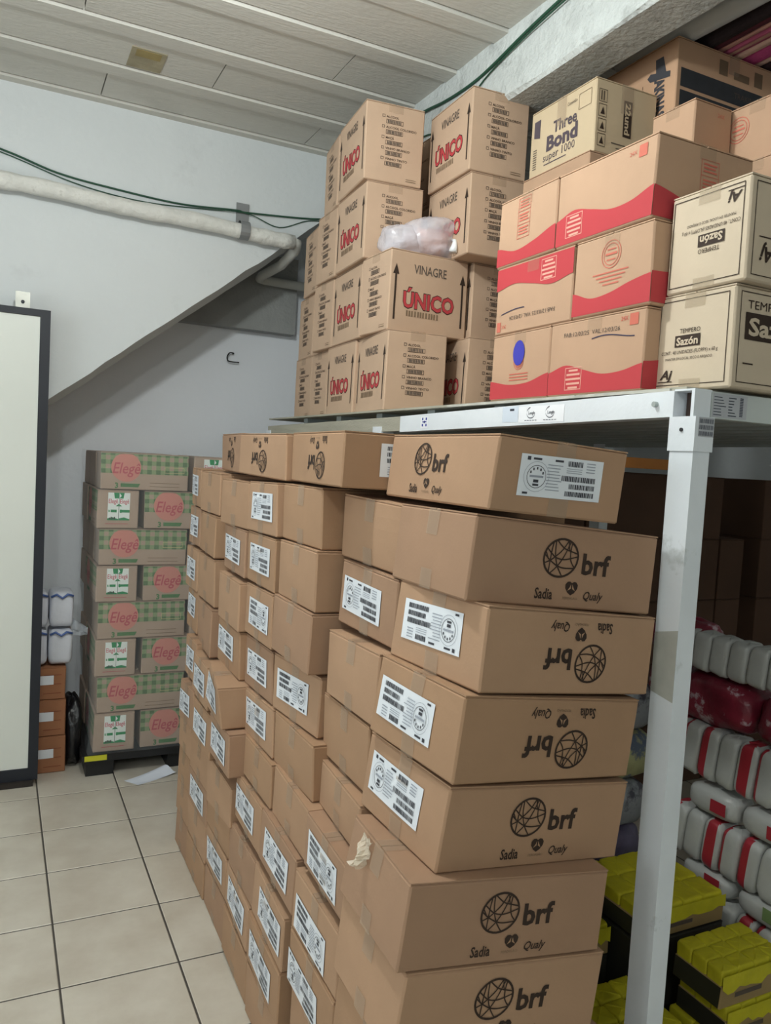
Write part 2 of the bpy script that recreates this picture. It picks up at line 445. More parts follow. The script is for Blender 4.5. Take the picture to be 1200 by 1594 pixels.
def paper_label(car, parent, face, cu, cv, wd=0.2, ht=0.078, inv=False, seed=0, turned=False):
    """white shipping label with round stamp, text rows and barcodes"""
    mb = MB(); R = random.Random(seed)
    ang = PI if inv else 0.0
    ang += R.uniform(-0.03, 0.03)
    ca, sa = math.cos(ang), math.sin(ang)
    def T(x, y): x, y = x-0.5, y-0.5; x *= wd; y *= ht; return (cu+x*ca-y*sa, cv+x*sa+y*ca)
    def q(x0, y0, x1, y1, m, off):
        n = 4 if x1-x0 > 0.4 else 1; vs = []; fs = []
        for j in range(2):
            for i in range(n+1):
                a, b = T(x0+(x1-x0)*i/n, y0+(y1-y0)*j); vs.append(car.P(face, a, b, off))
        for i in range(n): fs.append((i, i+1, n+2+i, n+1+i))
        mb.add(vs, fs, m)
    q(0, 0, 1, 1, WHITE(), 0.0022)
    # stamp ring
    cx, cy = 0.2, 0.48
    def ring(r, w, m):
        pts = [T(cx+r*math.cos(t*2*PI/20)*ht/wd, cy+r*math.sin(t*2*PI/20)) for t in range(20)]
        car.stroke(face, pts, w, m, 0.0027, mb, True)
    ring(0.27, 0.0012, LBLK()); ring(0.36, 0.0008, LGREY())
    q(cx-0.08, 0.46, cx+0.08, 0.51, LGREY(), 0.0027)
    for k in range(5):
        t = 0.5+k*0.53; a, b = cx+0.2*math.cos(t)*ht/wd, cy+0.2*math.sin(t)
        q(a-0.008, b-0.03, a+0.008, b+0.03, LBLK(), 0.0027)
    q(cx-0.03, 0.34, cx+0.03, 0.41, LBLK(), 0.0027); q(cx-0.035, 0.26, cx+0.035, 0.31, LBLK(), 0.0027)
    # small heart mark + code lines
    q(0.07, 0.86, 0.11, 0.95, LBLK(), 0.0027); q(0.14, 0.88, 0.24, 0.93, LBLK(), 0.0027)
    q(0.40, 0.88, 0.50, 0.93, LBLK(), 0.0027); q(0.06, 0.05, 0.12, 0.1, LBLK(), 0.0027)
    for k in range(9):
        y = 0.78-k*0.075; x1 = 0.44+R.uniform(0, 0.08)
        q(0.32, y, x1, y+0.022, LGREY(), 0.0027)
    for k in range(3): q(0.55, 0.74-k*0.05, 0.74, 0.755-k*0.05, LGREY(), 0.0027)
    # barcodes
    for (x0, x1, y0, y1) in ((0.56, 0.74, 0.80, 0.93), (0.50, 0.92, 0.44, 0.57), (0.60, 0.92, 0.26, 0.38), (0.56, 0.92, 0.08, 0.20)):
        x = x0
        while x < x1:
            wdt = R.choice((0.006, 0.010, 0.016)); q(x, y0, min(x+wdt, x1), y1, LBLK(), 0.0027); x += wdt+R.choice((0.005, 0.008))
    # data panel: plain text lines (square code left out)
    for k in range(4): q(0.79, 0.90-k*0.07, 0.9, 0.925-k*0.07, LGREY(), 0.0027)
    mb.build('shipping_label', parent)

# ------------------------------------------------------------------ print designs
def smooth_line(pts, k=4):
    out = []; n = len(pts)
    for i in range(n-1):
        p = [pts[max(i-1, 0)], pts[i], pts[i+1], pts[min(i+2, n-1)]]
        for j in range(k):
            f = j/k; out.append(tuple(0.5*((2*p[1][c])+(p[2][c]-p[0][c])*f+(2*p[0][c]-5*p[1][c]+4*p[2][c]-p[3][c])*f*f+(-p[0][c]+3*p[1][c]-3*p[2][c]+p[3][c])*f**3) for c in (0, 1)))
    return out+[pts[-1]]
GLOBE = [((-.85,.42),(-.4,.05),(0,-.07),(.4,-.03),(.96,.15)), ((-.38,.90),(-.1,.66),(.2,.48),(.92,.30)), ((-.58,.78),(-.62,.2),(-.60,-.78)),
         ((-.45,.88),(-.38,.2),(-.15,-.42),(.22,-.94)), ((.42,.88),(.15,.1),(-.15,-.45),(-.50,-.84)), ((.28,.93),(0,.42),(-.35,.05),(-.62,-.18),(-.90,-.32)),
         ((-.97,.12),(-.65,-.15),(-.15,-.43),(.3,-.52),(.84,-.48)), ((.52,.84),(.50,.35),(.60,-.1),(.84,-.42)), ((-.95,.28),(-.72,-.12)), ((.30,.93),(.40,.5),(.52,.35))]
def globe_logo(car, face, cu, cv, S=1.0, inv=False, m=None):
    """globe ring with its net, the three letters and the row of small marks; cu, cv = centre of the globe"""
    m = m or INK(); sg = -1 if inv else 1
    def T(x, y): return (cu+sg*x*S, cv+sg*y*S)
    rx, ry = 0.0405, 0.0365
    def tilt(x, y): return T(x*rx+0.003*y, y*ry)
    car.stroke(face, [tilt(math.cos(t*2*PI/32), math.sin(t*2*PI/32)) for t in range(32)], 0.0042*S, m, closed=True)
    for ln in GLOBE: car.stroke(face, [tilt(*p) for p in smooth_line(ln)], 0.0026*S, m)
    ang = PI if inv else 0
    c = T(0.088, -0.006); car.text(face, 'brf', c[0], c[1], 0.041*S, m, bold=0.03, ang=ang, width=0.070*S)
    c = T(-0.030, -0.070); car.text(face, 'Sadia', c[0], c[1], 0.021*S, m, bold=0.02, ang=ang, width=0.042*S)
    c = T(0.088, -0.068); car.text(face, 'Qualy', c[0], c[1], 0.017*S, m, bold=0.015, ang=ang, width=0.048*S, shear=0.25)
    c = T(0.034, -0.076); car.text(face, 'PERDIGÃO', c[0], c[1], 0.005*S, INK_SOFT(), ang=ang, width=0.036*S)
    hx, hy, k, ky = 0.034, -0.056, 0.0150*S, 0.0125*S
    pts = [(0, -1.15), (0.55, -0.75), (0.95, -0.1), (1, 0.5), (0.7, 0.95), (0.3, 1.0), (0, 0.75), (-0.3, 1.0), (-0.7, 0.95), (-1, 0.5), (-0.95, -0.1), (-0.55, -0.75)]
    car.poly(face, [T(hx+p[0]*k, hy+p[1]*ky) for p in pts], m)
    for sx in (-1, 1):
        car.poly(face, [T(hx+sx*0.12*k, hy+0.6*ky), T(hx+sx*0.3*k, hy+0.1*ky), T(hx+sx*0.62*k, hy-0.45*ky), T(hx+sx*0.1*k, hy-0.1*ky)][::sx], K_BRF(0), 0.0016)

def list_print(car, face):
    W, H = car.fdim(face); m = INK_GREY()
    for k, t in enumerate(('ALCOOL', 'ALCOOL COLORIDO', 'MAÇÃ', 'VINHO BRANCO', 'VINHO TINTO')):
        v = H*(0.84-k*0.135)
        car.frame(face, W*0.27, v-0.005, W*0.27+0.011, v+0.006, 0.0016, m)
        w = 0.0085*len(t)
        car.text(face, t, W*0.34+w/2, v, 0.009, INK(), bold=0.01, width=w)
        u0, u1 = W*0.34, W*0.34+0.07
        car.frame(face, u0, v-0.026, u1, v-0.010, 0.0015, INK())
        x = u0+0.006; R = random.Random(k)
        while x < u1-0.008:
            car.quad(face, x, v-0.0235, x+0.004, v-0.0125, m); x += R.choice((0.0055, 0.0065))
    car.quad(face, W*0.72, 0.022, W*0.9, 0.024, INK_SOFT()); car.quad(face, W*0.72, 0.014, W*0.9, 0.017, INK_SOFT())

def vinagre_print(car, face):
    W, H = car.fdim(face)
    car.text(face, 'VINAGRE', W*0.5, H*0.80, 0.034, INK_GREY(), bold=0.01, width=W*0.42)
    car.text(face, 'ÚNICO', W*0.5, H*0.41, 0.060, INK(), bold=0.055, width=W*0.66, off=0.0010)
    car.text(face, 'ÚNICO', W*0.5, H*0.41, 0.058, RED(), bold=0.03, width=W*0.65, off=0.0016)
    x = W*0.22
    R = random.Random(3)
    while x < W*0.62:
        car.quad(face, x, H*0.20, x+0.007, H*0.27, INK_SOFT()); x += R.choice((0.011, 0.013))
    for u in (W*0.07, W*0.93):
        car.quad(face, u-0.004, H*0.14, u+0.004, H*0.72, INK(), n=1, k=4)
        car.poly(face, [(u-0.013, H*0.70), (u+0.013, H*0.70), (u, H*0.83)], INK())

# ------------------------------------------------------------------ setting
ZC = 3.225
M_WALL = mat('painted_plaster_white', '#d6dbdc', 0.85, 0.025, 1.6, 0.25, 35, stain=('#a9abac', 3.0, 0.62, 0.2, 0.35))
M_CEIL = mat('ceiling_painted_concrete', '#cfcdc5', 0.9, 0.05, 1.2, 0.3, 45, stretch=(0.6, 2.5, 1), stain=('#96958c', 2.2, 0.58, 0.25, 0.4))
M_BEAM = mat('rough_whitewashed_concrete', '#c6cbc9', 0.92, 0.10, 9, 0.9, 55, stain=('#8d918e', 14, 0.56, 0.14, 0.55))

def floor_material():
    m = bpy.data.materials.new('beige_ceramic_tile'); m.use_nodes = True; nt = m.node_tree; N = nt.nodes; L = nt.links
    p = N['Principled BSDF']; p.inputs['Roughness'].default_value = 0.32
    tc = N.new('ShaderNodeTexCoord')
    n1 = N.new('ShaderNodeTexNoise'); n1.inputs['Scale'].default_value = 5; n1.inputs['Detail'].default_value = 8; n1.inputs['Roughness'].default_value = 0.6
    L.new(tc.outputs['Object'], n1.inputs['Vector'])
    r = N.new('ShaderNodeValToRGB'); r.color_ramp.elements[0].position = 0.3; r.color_ramp.elements[1].position = 0.72
    r.color_ramp.elements[0].color = (*srgb('#bdb4a5'), 1); r.color_ramp.elements[1].color = (*srgb('#d3cdc0'), 1)
    L.new(n1.outputs['Fac'], r.inputs['Fac'])
    n2 = N.new('ShaderNodeTexNoise'); n2.inputs['Scale'].default_value = 11; n2.inputs['Detail'].default_value = 10; n2.inputs['Roughness'].default_value = 0.75
    L.new(tc.outputs['Object'], n2.inputs['Vector'])
    r2 = N.new('ShaderNodeValToRGB'); r2.color_ramp.elements[0].position = 0.66; r2.color_ramp.elements[1].position = 0.76
    L.new(n2.outputs['Fac'], r2.inputs['Fac'])
    mx = N.new('ShaderNodeMix'); mx.data_type = 'RGBA'; mx.inputs['B'].default_value = (*srgb('#8f7d62'), 1)
    mm = N.new('ShaderNodeMath'); mm.operation = 'MULTIPLY'; mm.inputs[1].default_value = 0.6
    L.new(r2.outputs['Color'], mm.inputs[0]); L.new(mm.outputs[0], mx.inputs['Factor']); L.new(r.outputs['Color'], mx.inputs['A'])
    L.new(mx.outputs['Result'], p.inputs['Base Color'])
    r3 = N.new('ShaderNodeMapRange'); r3.inputs['To Min'].default_value = 0.25; r3.inputs['To Max'].default_value = 0.5
    L.new(n1.outputs['Fac'], r3.inputs['Value']); L.new(r3.outputs['Result'], p.inputs['Roughness'])
    return m
def build_floor():
    mb = MB(); g = mat('dark_grout', '#4b4742', 0.95, 0.1); t = floor_material()
    mb.box(-2.4, -3.2, -0.06, 4.4, 5.3, -0.002, g)
    P = 0.3485; gx0, gy0 = 0.203, 2.75; h = 0.0024
    i0, i1 = int(-2.4/P)-1, int(4.4/P)+1; j0, j1 = int((-3.2-gy0)/P)-1, int((5.3-gy0)/P)+1
    for i in range(i0, i1):
        for j in range(j0, j1):
            x0, y0 = gx0+i*P+h, gy0+j*P+h; x1, y1 = x0+P-2*h, y0+P-2*h
            if x0 < -2.38 or x1 > 4.38 or y0 < -3.18 or y1 > 5.28: continue
            b = 0.003
            mb.add([(x0,y0,-0.0025),(x1,y0,-0.0025),(x1,y1,-0.0025),(x0,y1,-0.0025),(x0+b,y0+b,0),(x1-b,y0+b,0),(x1-b,y1-b,0),(x0+b,y1-b,0)],
                   [(4,5,6,7),(0,1,5,4),(1,2,6,5),(2,3,7,6),(3,0,4,7)], t)
    struct(mb.build('floor'))
build_floor()

def build_shell():
    mb = MB(); mb.box(-2.5, 4.75, -0.06, 4.5, 4.9, 3.4, mat('falloff_lightened_wall', '#f1f5fa', 0.8, 0.02, 1.6, 0.2, 35, stain=('#b9bcbe', 4, 0.64, 0.15, 0.3)))  # back wall coloured brighter to make up for light falloff
    struct(mb.build('wall_back'))
    mb = MB(); mb.box(-2.5, -3.3, -0.06, -2.4, 5.2, 3.4, M_WALL); struct(mb.build('wall_left'))
    mb = MB(); mb.box(4.4, -3.3, -0.06, 4.5, 5.2, 3.4, M_WALL); struct(mb.build('wall_right'))
    mb = MB(); mb.box(-2.4, -3.3, -0.06, 4.4, -3.2, 3.4, M_WALL); struct(mb.build('wall_front'))
    # ceiling: precast planks with recessed joints
    mb = MB(); mb.box(-2.4, -3.2, ZC+0.03, 4.4, 5.2, ZC+0.15, M_CEIL)
    dk = mat('joint_shadow_concrete', '#8e8c84', 0.95, 0.1)
    ys = [3.655-0.366*k for k in range(-5, 19)]
    for k, y in enumerate(ys):
        z = ZC
        # rib beside each joint, slightly lower than the plank
        mb.box(-2.4, y+0.007, z-0.008, 4.4, y+0.095, ZC+0.05, M_CEIL)
        x = -2.4; off = (k*0.43) % 1.0
        xs = [-2.4]+[0.245+off-0.43*0+i*1.0 for i in range(-3, 5) if -2.3 < 0.245+off+i*1.0 < 4.3]+[4.4]
        for a, b in zip(xs[:-1], xs[1:]):
            mb.box(a+0.0025, y+0.097, z+0.002, b-0.0025, y+0.361, ZC+0.05, M_CEIL)
    pm = mat('damp_patch', '#a39a80', 0.9, 0.25, 9, 0.2, 40)
    mb.box(0.455, 3.46, ZC-0.001, 0.595, 3.64, ZC+0.01, pm)
    mb.box(0.475, 3.47, ZC-0.002, 0.575, 3.53, ZC+0.01, mat('damp_patch_yellow', '#9c8c5c', 0.9, 0.25, 12))
    struct(mb.build('ceiling'))
    # sloping stair mass
    mb = MB(); y0, y1 = 4.08, 4.749
    sl = (2.875-1.818)/(1.536-0.226)
    xl, xr = -2.4, 0.226+(ZC+0.03-1.818)/sl
    zl = 1.818+(xl-0.226)*sl
    x0 = 0.226-(1.818-0.0)/sl
    n = 60; top = ZC+0.03
    pts = []
    R = random.Random(4)
    for i in range(n+1):
        x = x0+(xr-x0)*i/n; z = 1.818+(x-0.226)*sl + (R.uniform(-0.006, 0.006) if 0 < i < n else 0)
        pts.append((x, z))
    front = [(p[0], y0, p[1]) for p in pts]; lip = [(p[0], y0+0.09, p[1]-0.034) for p in pts]; back = [(p[0], y1, p[1]-0.034) for p in pts]
    ft = [(p[0], y0, top) for p in pts]
    vs = front+back+ft+lip; m1 = n+1; fs = []
    for i in range(n):
        fs.append((i, i+1, 2*m1+i+1, 2*m1+i)); fs.append((i, 3*m1+i, 3*m1+i+1, i+1)); fs.append((3*m1+i, m1+i, m1+i+1, 3*m1+i+1))
    mb.add(vs, fs, M_WALL)
    mb.add([(xl, y0, 0), (x0, y0, 0), (x0, y0, top), (xl, y0, top)], [(0,1,2,3)], M_WALL)
    struct(mb.build('wall_stair'))
    # concrete beam on the back wall under the stair
    mb = MB(); mb.box(0.82, 4.66, 2.349, 1.62, 4.749, 2.80, mat('raw_grey_concrete', '#a2a4a2', 0.95, 0.1, 5, 0.5, 40))
    struct(mb.build('trim_1'))
    # ceiling beam
    mb = MB(); n = 44; x0, x1, zb = 1.665, 1.84, 2.975; R = random.Random(9)
    ya, yb = -3.2, 5.2; ring = []
    for i in range(n+1):
        y = ya+(yb-ya)*i/n; j = lambda a: R.uniform(-a, a)
        ring.append([(x0+j(0.004), y, ZC+0.04), (x0+j(0.006), y, zb+0.01+j(0.006)), (x0+0.012, y, zb+j(0.003)), (x1-0.01, y, zb+j(0.003)), (x1, y, zb+0.01), (x1, y, ZC+0.04)])
    vs = [v for r_ in ring for v in r_]; fs = []
    for i in range(n):
        for k in range(5): a = i*6+k; fs.append((a, a+1, a+7, a+6))
    mb.add(vs, fs, M_BEAM); struct(mb.build('trim_2'))
build_shell()

def small_setting():
    # cold room door panel
    root = empty('door_1', (0,0,0)); struct(root)
    blk = mat('black_rubber_frame', '#1e222b', 0.55, 0.1, 5); pan = mat('door_panel_cream_white', '#dfe3dc', 0.45, 0.03, 2)
    mb = MB(); x0, x1, z0, z1, y0, y1 = -0.78, 0.206, 0.025, 2.205, 3.95, 4.03
    mb.box(x0, y0, z0, x0+0.045, y1, z1, blk); mb.box(x1-0.042, y0, z0, x1, y1, z1, blk)
    mb.box(x0+0.045, y0, z1-0.03, x1-0.042, y1, z1, blk); mb.box(x0+0.045, y0, z0, x1-0.042, y1, z0+0.055, blk)
    mb.build('door_frame', root)
    mb = MB(); mb.box(x0+0.046, y0+0.008, z0+0.056, x1-0.043, y1-0.005, z1-0.031, pan); mb.build('door_panel', root)
    mb = MB(); mt = mat('galvanised_bracket', '#a6a69e', 0.4, 0.1, 20, metal=0.5)
    mb.box(0.06, 3.985, z1-0.005, 0.12, 3.99, z1+0.075, mt); mb.box(0.06, 3.99, z1+0.0, 0.12, 4.078, z1+0.006, mt)
    mb.tube([(0.09, 3.98, z1+0.03), (0.09, 3.984, z1+0.03)], 0.008, blk, 8); mb.build('bracket', root)
    mb = MB(); mb.box(x0, 3.93, 0.0, x1-0.02, 4.06, 0.024, mat('dark_threshold', '#2c2622', 0.8, 0.2, 20)); mb.build('threshold', root)
    # pipe with wrapped insulation
    root = empty('water_pipe', (0.6, 4.03, 2.74)); tag(root, 'thick white wrapped pipe running along the wall above the door', 'pipe')
    iv = Matrix.Translation((-0.6, -4.03, -2.74))
    wrap = mat('white_pipe_wrap', '#dcdcd6', 0.7, 0.08, 14, 0.9, 30, stain=('#8f8c84', 14, 0.6, 0.1, 0.5))
    mb = MB(); R = random.Random(2); pts = []; rr = []
    for i in range(70):
        t = i/69; x = -2.35+(1.37+2.35)*t
        pts.append((x, 4.03, 2.766-0.04*max(0, (x+0.014))/1.38+0.004*math.sin(x*9))); rr.append(0.038+R.uniform(-0.003, 0.004))
    mb.tube(pts, rr, wrap, 12); mb.build('insulated_run', root, smooth=True, matrix=iv)
    mb = MB(); pv = mat('white_pvc', '#cfcfc8', 0.5, 0.06)
    mb.tube([(1.36, 4.03, 2.728), (1.39, 4.04, 2.725), (1.40, 4.09, 2.70), (1.395, 4.3, 2.665), (1.36, 4.54, 2.645), (1.365, 4.60, 2.64), (1.40, 4.615, 2.638), (1.7, 4.615, 2.635), (2.4, 4.615, 2.625)], 0.027, pv, 12)
    mb.build('elbow_run', root, smooth=True, matrix=iv)
    # bracket band
    root = empty('pipe_bracket', (1.09, 4.03, 2.8)); tag(root, 'grey metal strap holding the white pipe to the wall', 'bracket')
    iv = Matrix.Translation((-1.09, -4.03, -2.8)); g = mat('grey_strap', '#8c8f90', 0.5, 0.05, metal=0.3)
    mb = MB(); mb.box(1.07, 4.070, 2.765, 1.135, 4.079, 2.885, g); mb.build('strap_plate', root, matrix=iv)
    mb = MB(); pts = [(0, math.cos(a)*0.046, math.sin(a)*0.046) for a in [PI*2*i/16 for i in range(17)]]
    vs = []
    for xx in (1.075, 1.125):
        vs += [(xx, 4.028+p[1], 2.738+p[2]) for p in pts]
    mb.add(vs, [(i, i+1, 18+i, 17+i) for i in range(16)], g); mb.build('strap_band', root, matrix=iv)
    # cables
    green = mat('green_cable', '#1e4a36', 0.6, 0.1)
    def cable(name, pts, r, label, m=green):
        n = len(pts); fine = []
        for i in range(n-1):
            p0, p1, p2, p3 = (Vector(pts[max(i-1, 0)]), Vector(pts[i]), Vector(pts[i+1]), Vector(pts[min(i+2, n-1)]))
            for k in range(6):
                t = k/6; fine.append(0.5*((2*p1)+(p2-p0)*t+(2*p0-5*p1+4*p2-p3)*t*t+(-p0+3*p1-3*p2+p3)*t**3))
        fine.append(Vector(pts[-1])); o = Vector(pts[0])
        mb = MB(); mb.tube([q-o for q in fine], r, m, 6); ob = mb.build(name, smooth=True); ob.location = o
        tag(ob, label, 'cable')
    y = 4.072
    cable('electric_cable', [(-1.2, y, 3.0), (-0.5, y, 2.99), (-0.018, y, 2.913), (0.225, y, 2.856), (0.482, y, 2.834), (0.787, y, 2.823), (1.06, 4.064, 2.842), (1.14, 4.064, 2.842), (1.535, y, 2.885), (1.7, y, 2.95)], 0.0045, 'green electric cable sagging along the wall above the white pipe')
    cable('thin_wire', [(-1.2, y, 2.985), (-0.4, y, 2.955), (-0.018, y, 2.9), (0.3, y, 2.825), (0.6, y, 2.80), (0.9, y, 2.82), (1.05, 4.061, 2.833), (1.15, 4.061, 2.832), (1.3, y, 2.80), (1.45, y, 2.86), (1.55, y, 2.875)], 0.0025, 'thin dark wire hanging just under the green cable on the stair wall')
    x = 1.655
    cable('beam_cable', [(x, 1.6, 3.21), (x, 2.1, 3.19), (x, 2.4, 3.165), (x, 2.65, 3.13), (x, 2.8, 3.12), (x, 3.0, 3.13), (x, 3.25, 3.16), (x, 3.7, 3.17), (x, 4.06, 3.17)], 0.006, 'green cable clipped along the rough concrete ceiling beam')
    cable('beam_wire', [(x, 1.6, 3.20), (x, 2.1, 3.175), (x, 2.4, 3.15), (x, 2.7, 3.10), (x, 2.85, 3.02), (x, 2.95, 2.99), (x, 3.2, 3.05), (x, 3.8, 3.1)], 0.003, 'thin green wire drooping down the side of the ceiling beam')
    # scribbled hook mark on the back wall: a bent nail
    cable('bent_nail', [(1.296, 4.72, 2.153), (1.251, 4.72, 2.153), (1.228, 4.72, 2.158), (1.223, 4.72, 2.181), (1.237, 4.72, 2.205), (1.26, 4.72, 2.205), (1.264, 4.755, 2.205)], 0.004, 'small dark bent nail hook on the wall below the stair', mat('dark_iron', '#2b2b2b', 0.6, 0.1, metal=0.4))
    # paper on floor
    mb = MB(); m = mat('white_paper', '#dfe5f0', 0.7, 0.02)
    g = []
    P4 = [(0.585, 3.86), (0.64, 3.79), (0.835, 3.87), (0.78, 3.94)]
    nu = 8
    for j in range(nu+1):
        for i in range(nu+1):
            u, v = i/nu, j/nu
            a = (Vector(P4[0])*(1-u)+Vector(P4[1])*u)*(1-v)+(Vector(P4[3])*(1-u)+Vector(P4[2])*u)*v
            g.append((a.x-0.6, a.y-3.9, 0.002+0.02*v*v+0.012*math.sin(u*5)*v))
    mb.add(g, [(j*(nu+1)+i, j*(nu+1)+i+1, (j+1)*(nu+1)+i+1, (j+1)*(nu+1)+i) for j in range(nu) for i in range(nu)], m)
    o = mb.build('paper_sheet', smooth=True); o.location = (0.6, 3.9, 0)
    tag(o, 'curled white sheet of paper on the floor beside the black pallet', 'paper')
small_setting()
def fill_light_surround():  # made-up surround for the added fill light on the left wall
    root = empty('fill_frame_1', (-2.4, 1.6, 1.7)); struct(root); m = mat('fill_frame_white', '#d8dcdc', 0.5, 0.04)
    for nm, b in (('fill_frame_bar', (0, -1.36, -0.81, 0.015, 1.36, -0.76)), ('fill_frame_bar', (0, -1.36, 0.76, 0.015, 1.36, 0.81)), ('fill_frame_bar', (0, -1.36, -0.76, 0.015, -1.31, 0.76)), ('fill_frame_bar', (0, 1.31, -0.76, 0.015, 1.36, 0.76))):
        mb = MB(); mb.box(*b, m); mb.build(nm, root)
fill_light_surround()

# ------------------------------------------------------------------ brown cartons in the aisle stacks
ORD = ['', 'first', 'second', 'third', 'fourth', 'fifth', 'sixth', 'seventh', 'eighth', 'ninth', 'tenth', 'eleventh']
COLN = {'A': 'nearest aisle stack', 'B': 'second aisle stack', 'C': 'third aisle stack', 'D': 'fourth aisle stack', 'E': 'fifth aisle stack', 'F': 'sixth aisle stack', 'G': 'farthest aisle stack'}
LAB = {  # left face labels: centre as fraction, inverted
 'A3': (.45, .55, 1), 'A4': (.40, .50, 1), 'A5': (.42, .54, 0), 'B3': (.42, .5, 0), 'C5': (.45, .52, 1), 'D2': (.53, .52, 0), 'D3': (.5, .52, 0),
 'D4': (.55, .5, 1), 'D5': (.48, .5, 0), 'D6': (.45, .55, 0), 'D8': (.4, .5, 0), 'C8': (.5, .48, 0), 'B7': (.45, .45, 1), 'B8': (.42, .36, 1),
 'B9': (.35, .36, 0), 'C9': (.6, .5, 0), 'C10': (.45, .45, 0), 'D10': (.5, .5, 0), 'E10': (.5, .5, 0), 'E3': (.45, .5, 0), 'E5': (.4, .55, 0),
 'E6': (.4, .5, 0), 'E7': (.5, .5, 0), 'G2': (.42, .55, 0), 'G3': (.5, .5, 0), 'G4': (.5, .5, 0), 'G5': (.45, .6, 0), 'G6': (.5, .5, 0),
 'F6': (.5, .5, 0), 'F7': (.45, .5, 0), 'G7': (.4, .5, 0), 'A9': (.4, .5, 0), 'F9': (.5, .5, 0)}
LOGO = {'A2': (.45, .60, 0), 'A3': (.60, .38, 1), 'A4': (.61, .38, 1), 'A5': (.43, .61, 0), 'A6': (.44, .60, 0), 'A7': (.44, .60, 0), 'A8': (.44, .60, 0), 'A9': (.6, .38, 1), 'E4': (.45, .61, 0)}
LOGOX = {'A1': (.37, .62, 0), 'B1': (.62, .36, 1), 'C1': (.55, .36, 1), 'D1': (.60, .36, 1)}
SAG = {'E8': {4: (0, 0, -0.02), 6: (0, 0, 0.02)}, 'E6': {4: (-0.015, 0, 0.0), 6: (0.012, 0, 0.01)}, 'A6': {6: (0.01, 0, 0), 4: (-0.004, 0, 0)}}
def rot(yaw, t, p): return Matrix.Rotation(yaw, 4, 'Z') @ Matrix.Rotation(t, 4, 'Y') @ Matrix.Rotation(p, 4, 'X')
def brown_cartons():
    for i, (n, q) in enumerate(BRF.items()):
        x, y, z, yaw, t, p, dx, dy, dz = q
        c, r = n[0], int(n[1:])
        root = empty('meat_carton', (x, y, z), rot(yaw, t, p))
        km = K_BRF(i*7 % 4)
        car = Carton((dx, dy, dz-0.004), i*13+1, 0.0032, 0.004 if r > 1 else 0.002, SAG.get(n))
        feats = []
        car.body(km)
        if n in LOGO: u, v, inv = LOGO[n]; globe_logo(car, '-y', dx*u, dz*v, 1.0, inv); feats.append('globe logo %sin front' % ('upside down ' if inv else ''))
        if n in LOGOX: u, v, inv = LOGOX[n]; globe_logo(car, '-x', dy*u, dz*v, 0.9, inv)
        car.mb.build('carton_body', root)
        ax = 'x' if r > 1 else 'y'
        flaps(car, root, km, ax, seed=i)
        if n in LAB: u, v, inv = LAB[n]; paper_label(car, root, '-x', dy*u, dz*v, min(0.205, dy*0.72), 0.082, inv, i)
        if n in ('A1', 'B1'):
            paper_label(car, root, '-y', dx*(0.49 if n == 'A1' else .62), dz*0.52, 0.19, 0.078, n == 'B1', i)
        tape_strip(car, root, ax, faces=('-x',) if r > 1 else ('-y',))
        lab = 'white-labelled' if n in LAB else 'unlabelled'
        ex = {'A1': ' with upright globe logo', 'B1': ' with upside down logo', 'C1': ' with upside down logo', 'D1': ' with half hidden logo'}.get(n, '')
        if n in LOGO and r < 8: ex = ' with %s globe logo' % ('upside down' if LOGO[n][2] else 'upright')
        if n in ('A1', 'B1'): lab = 'white-labelled'
        k = r if c in 'ABCD' else r-1
        pos = 'topmost' if k == 1 else '%s from top' % ORD[k]
        if r >= 9: pos = {11: 'bottom one', 10: 'second from bottom', 9: 'third from bottom'}[r]
        tag(root, '%s brown carton%s, %s in the %s' % (lab, ex, pos, COLN[c]), 'box', 'brown meat cartons stacked along the aisle')
        if n == 'A6':   # crumpled end of loose tape
            tm = mat('loose_clear_tape', '#e6dcc8', 0.12, 0.1, 20, 0.6, 60, alpha=0.6)
            R = random.Random(5); mb = MB(); vs = []; m_ = 10
            for a in range(m_+1):
                for b in range(m_+1):
                    f = 1-0.6*b/m_; vs.append((-0.004-0.02*math.sin(b*0.9+a*0.5)*b/m_-0.012*b/m_, 0.185+(a/m_-0.5)*0.05*f+R.uniform(-0.004, 0.004), 0.158-b/m_*0.055+R.uniform(-0.004, 0.004)))
            mb.add(vs, [(j*(m_+1)+k_, j*(m_+1)+k_+1, (j+1)*(m_+1)+k_+1, (j+1)*(m_+1)+k_) for j in range(m_) for k_ in range(m_)], tm); mb.build('loose_tape_end', root)
brown_cartons()

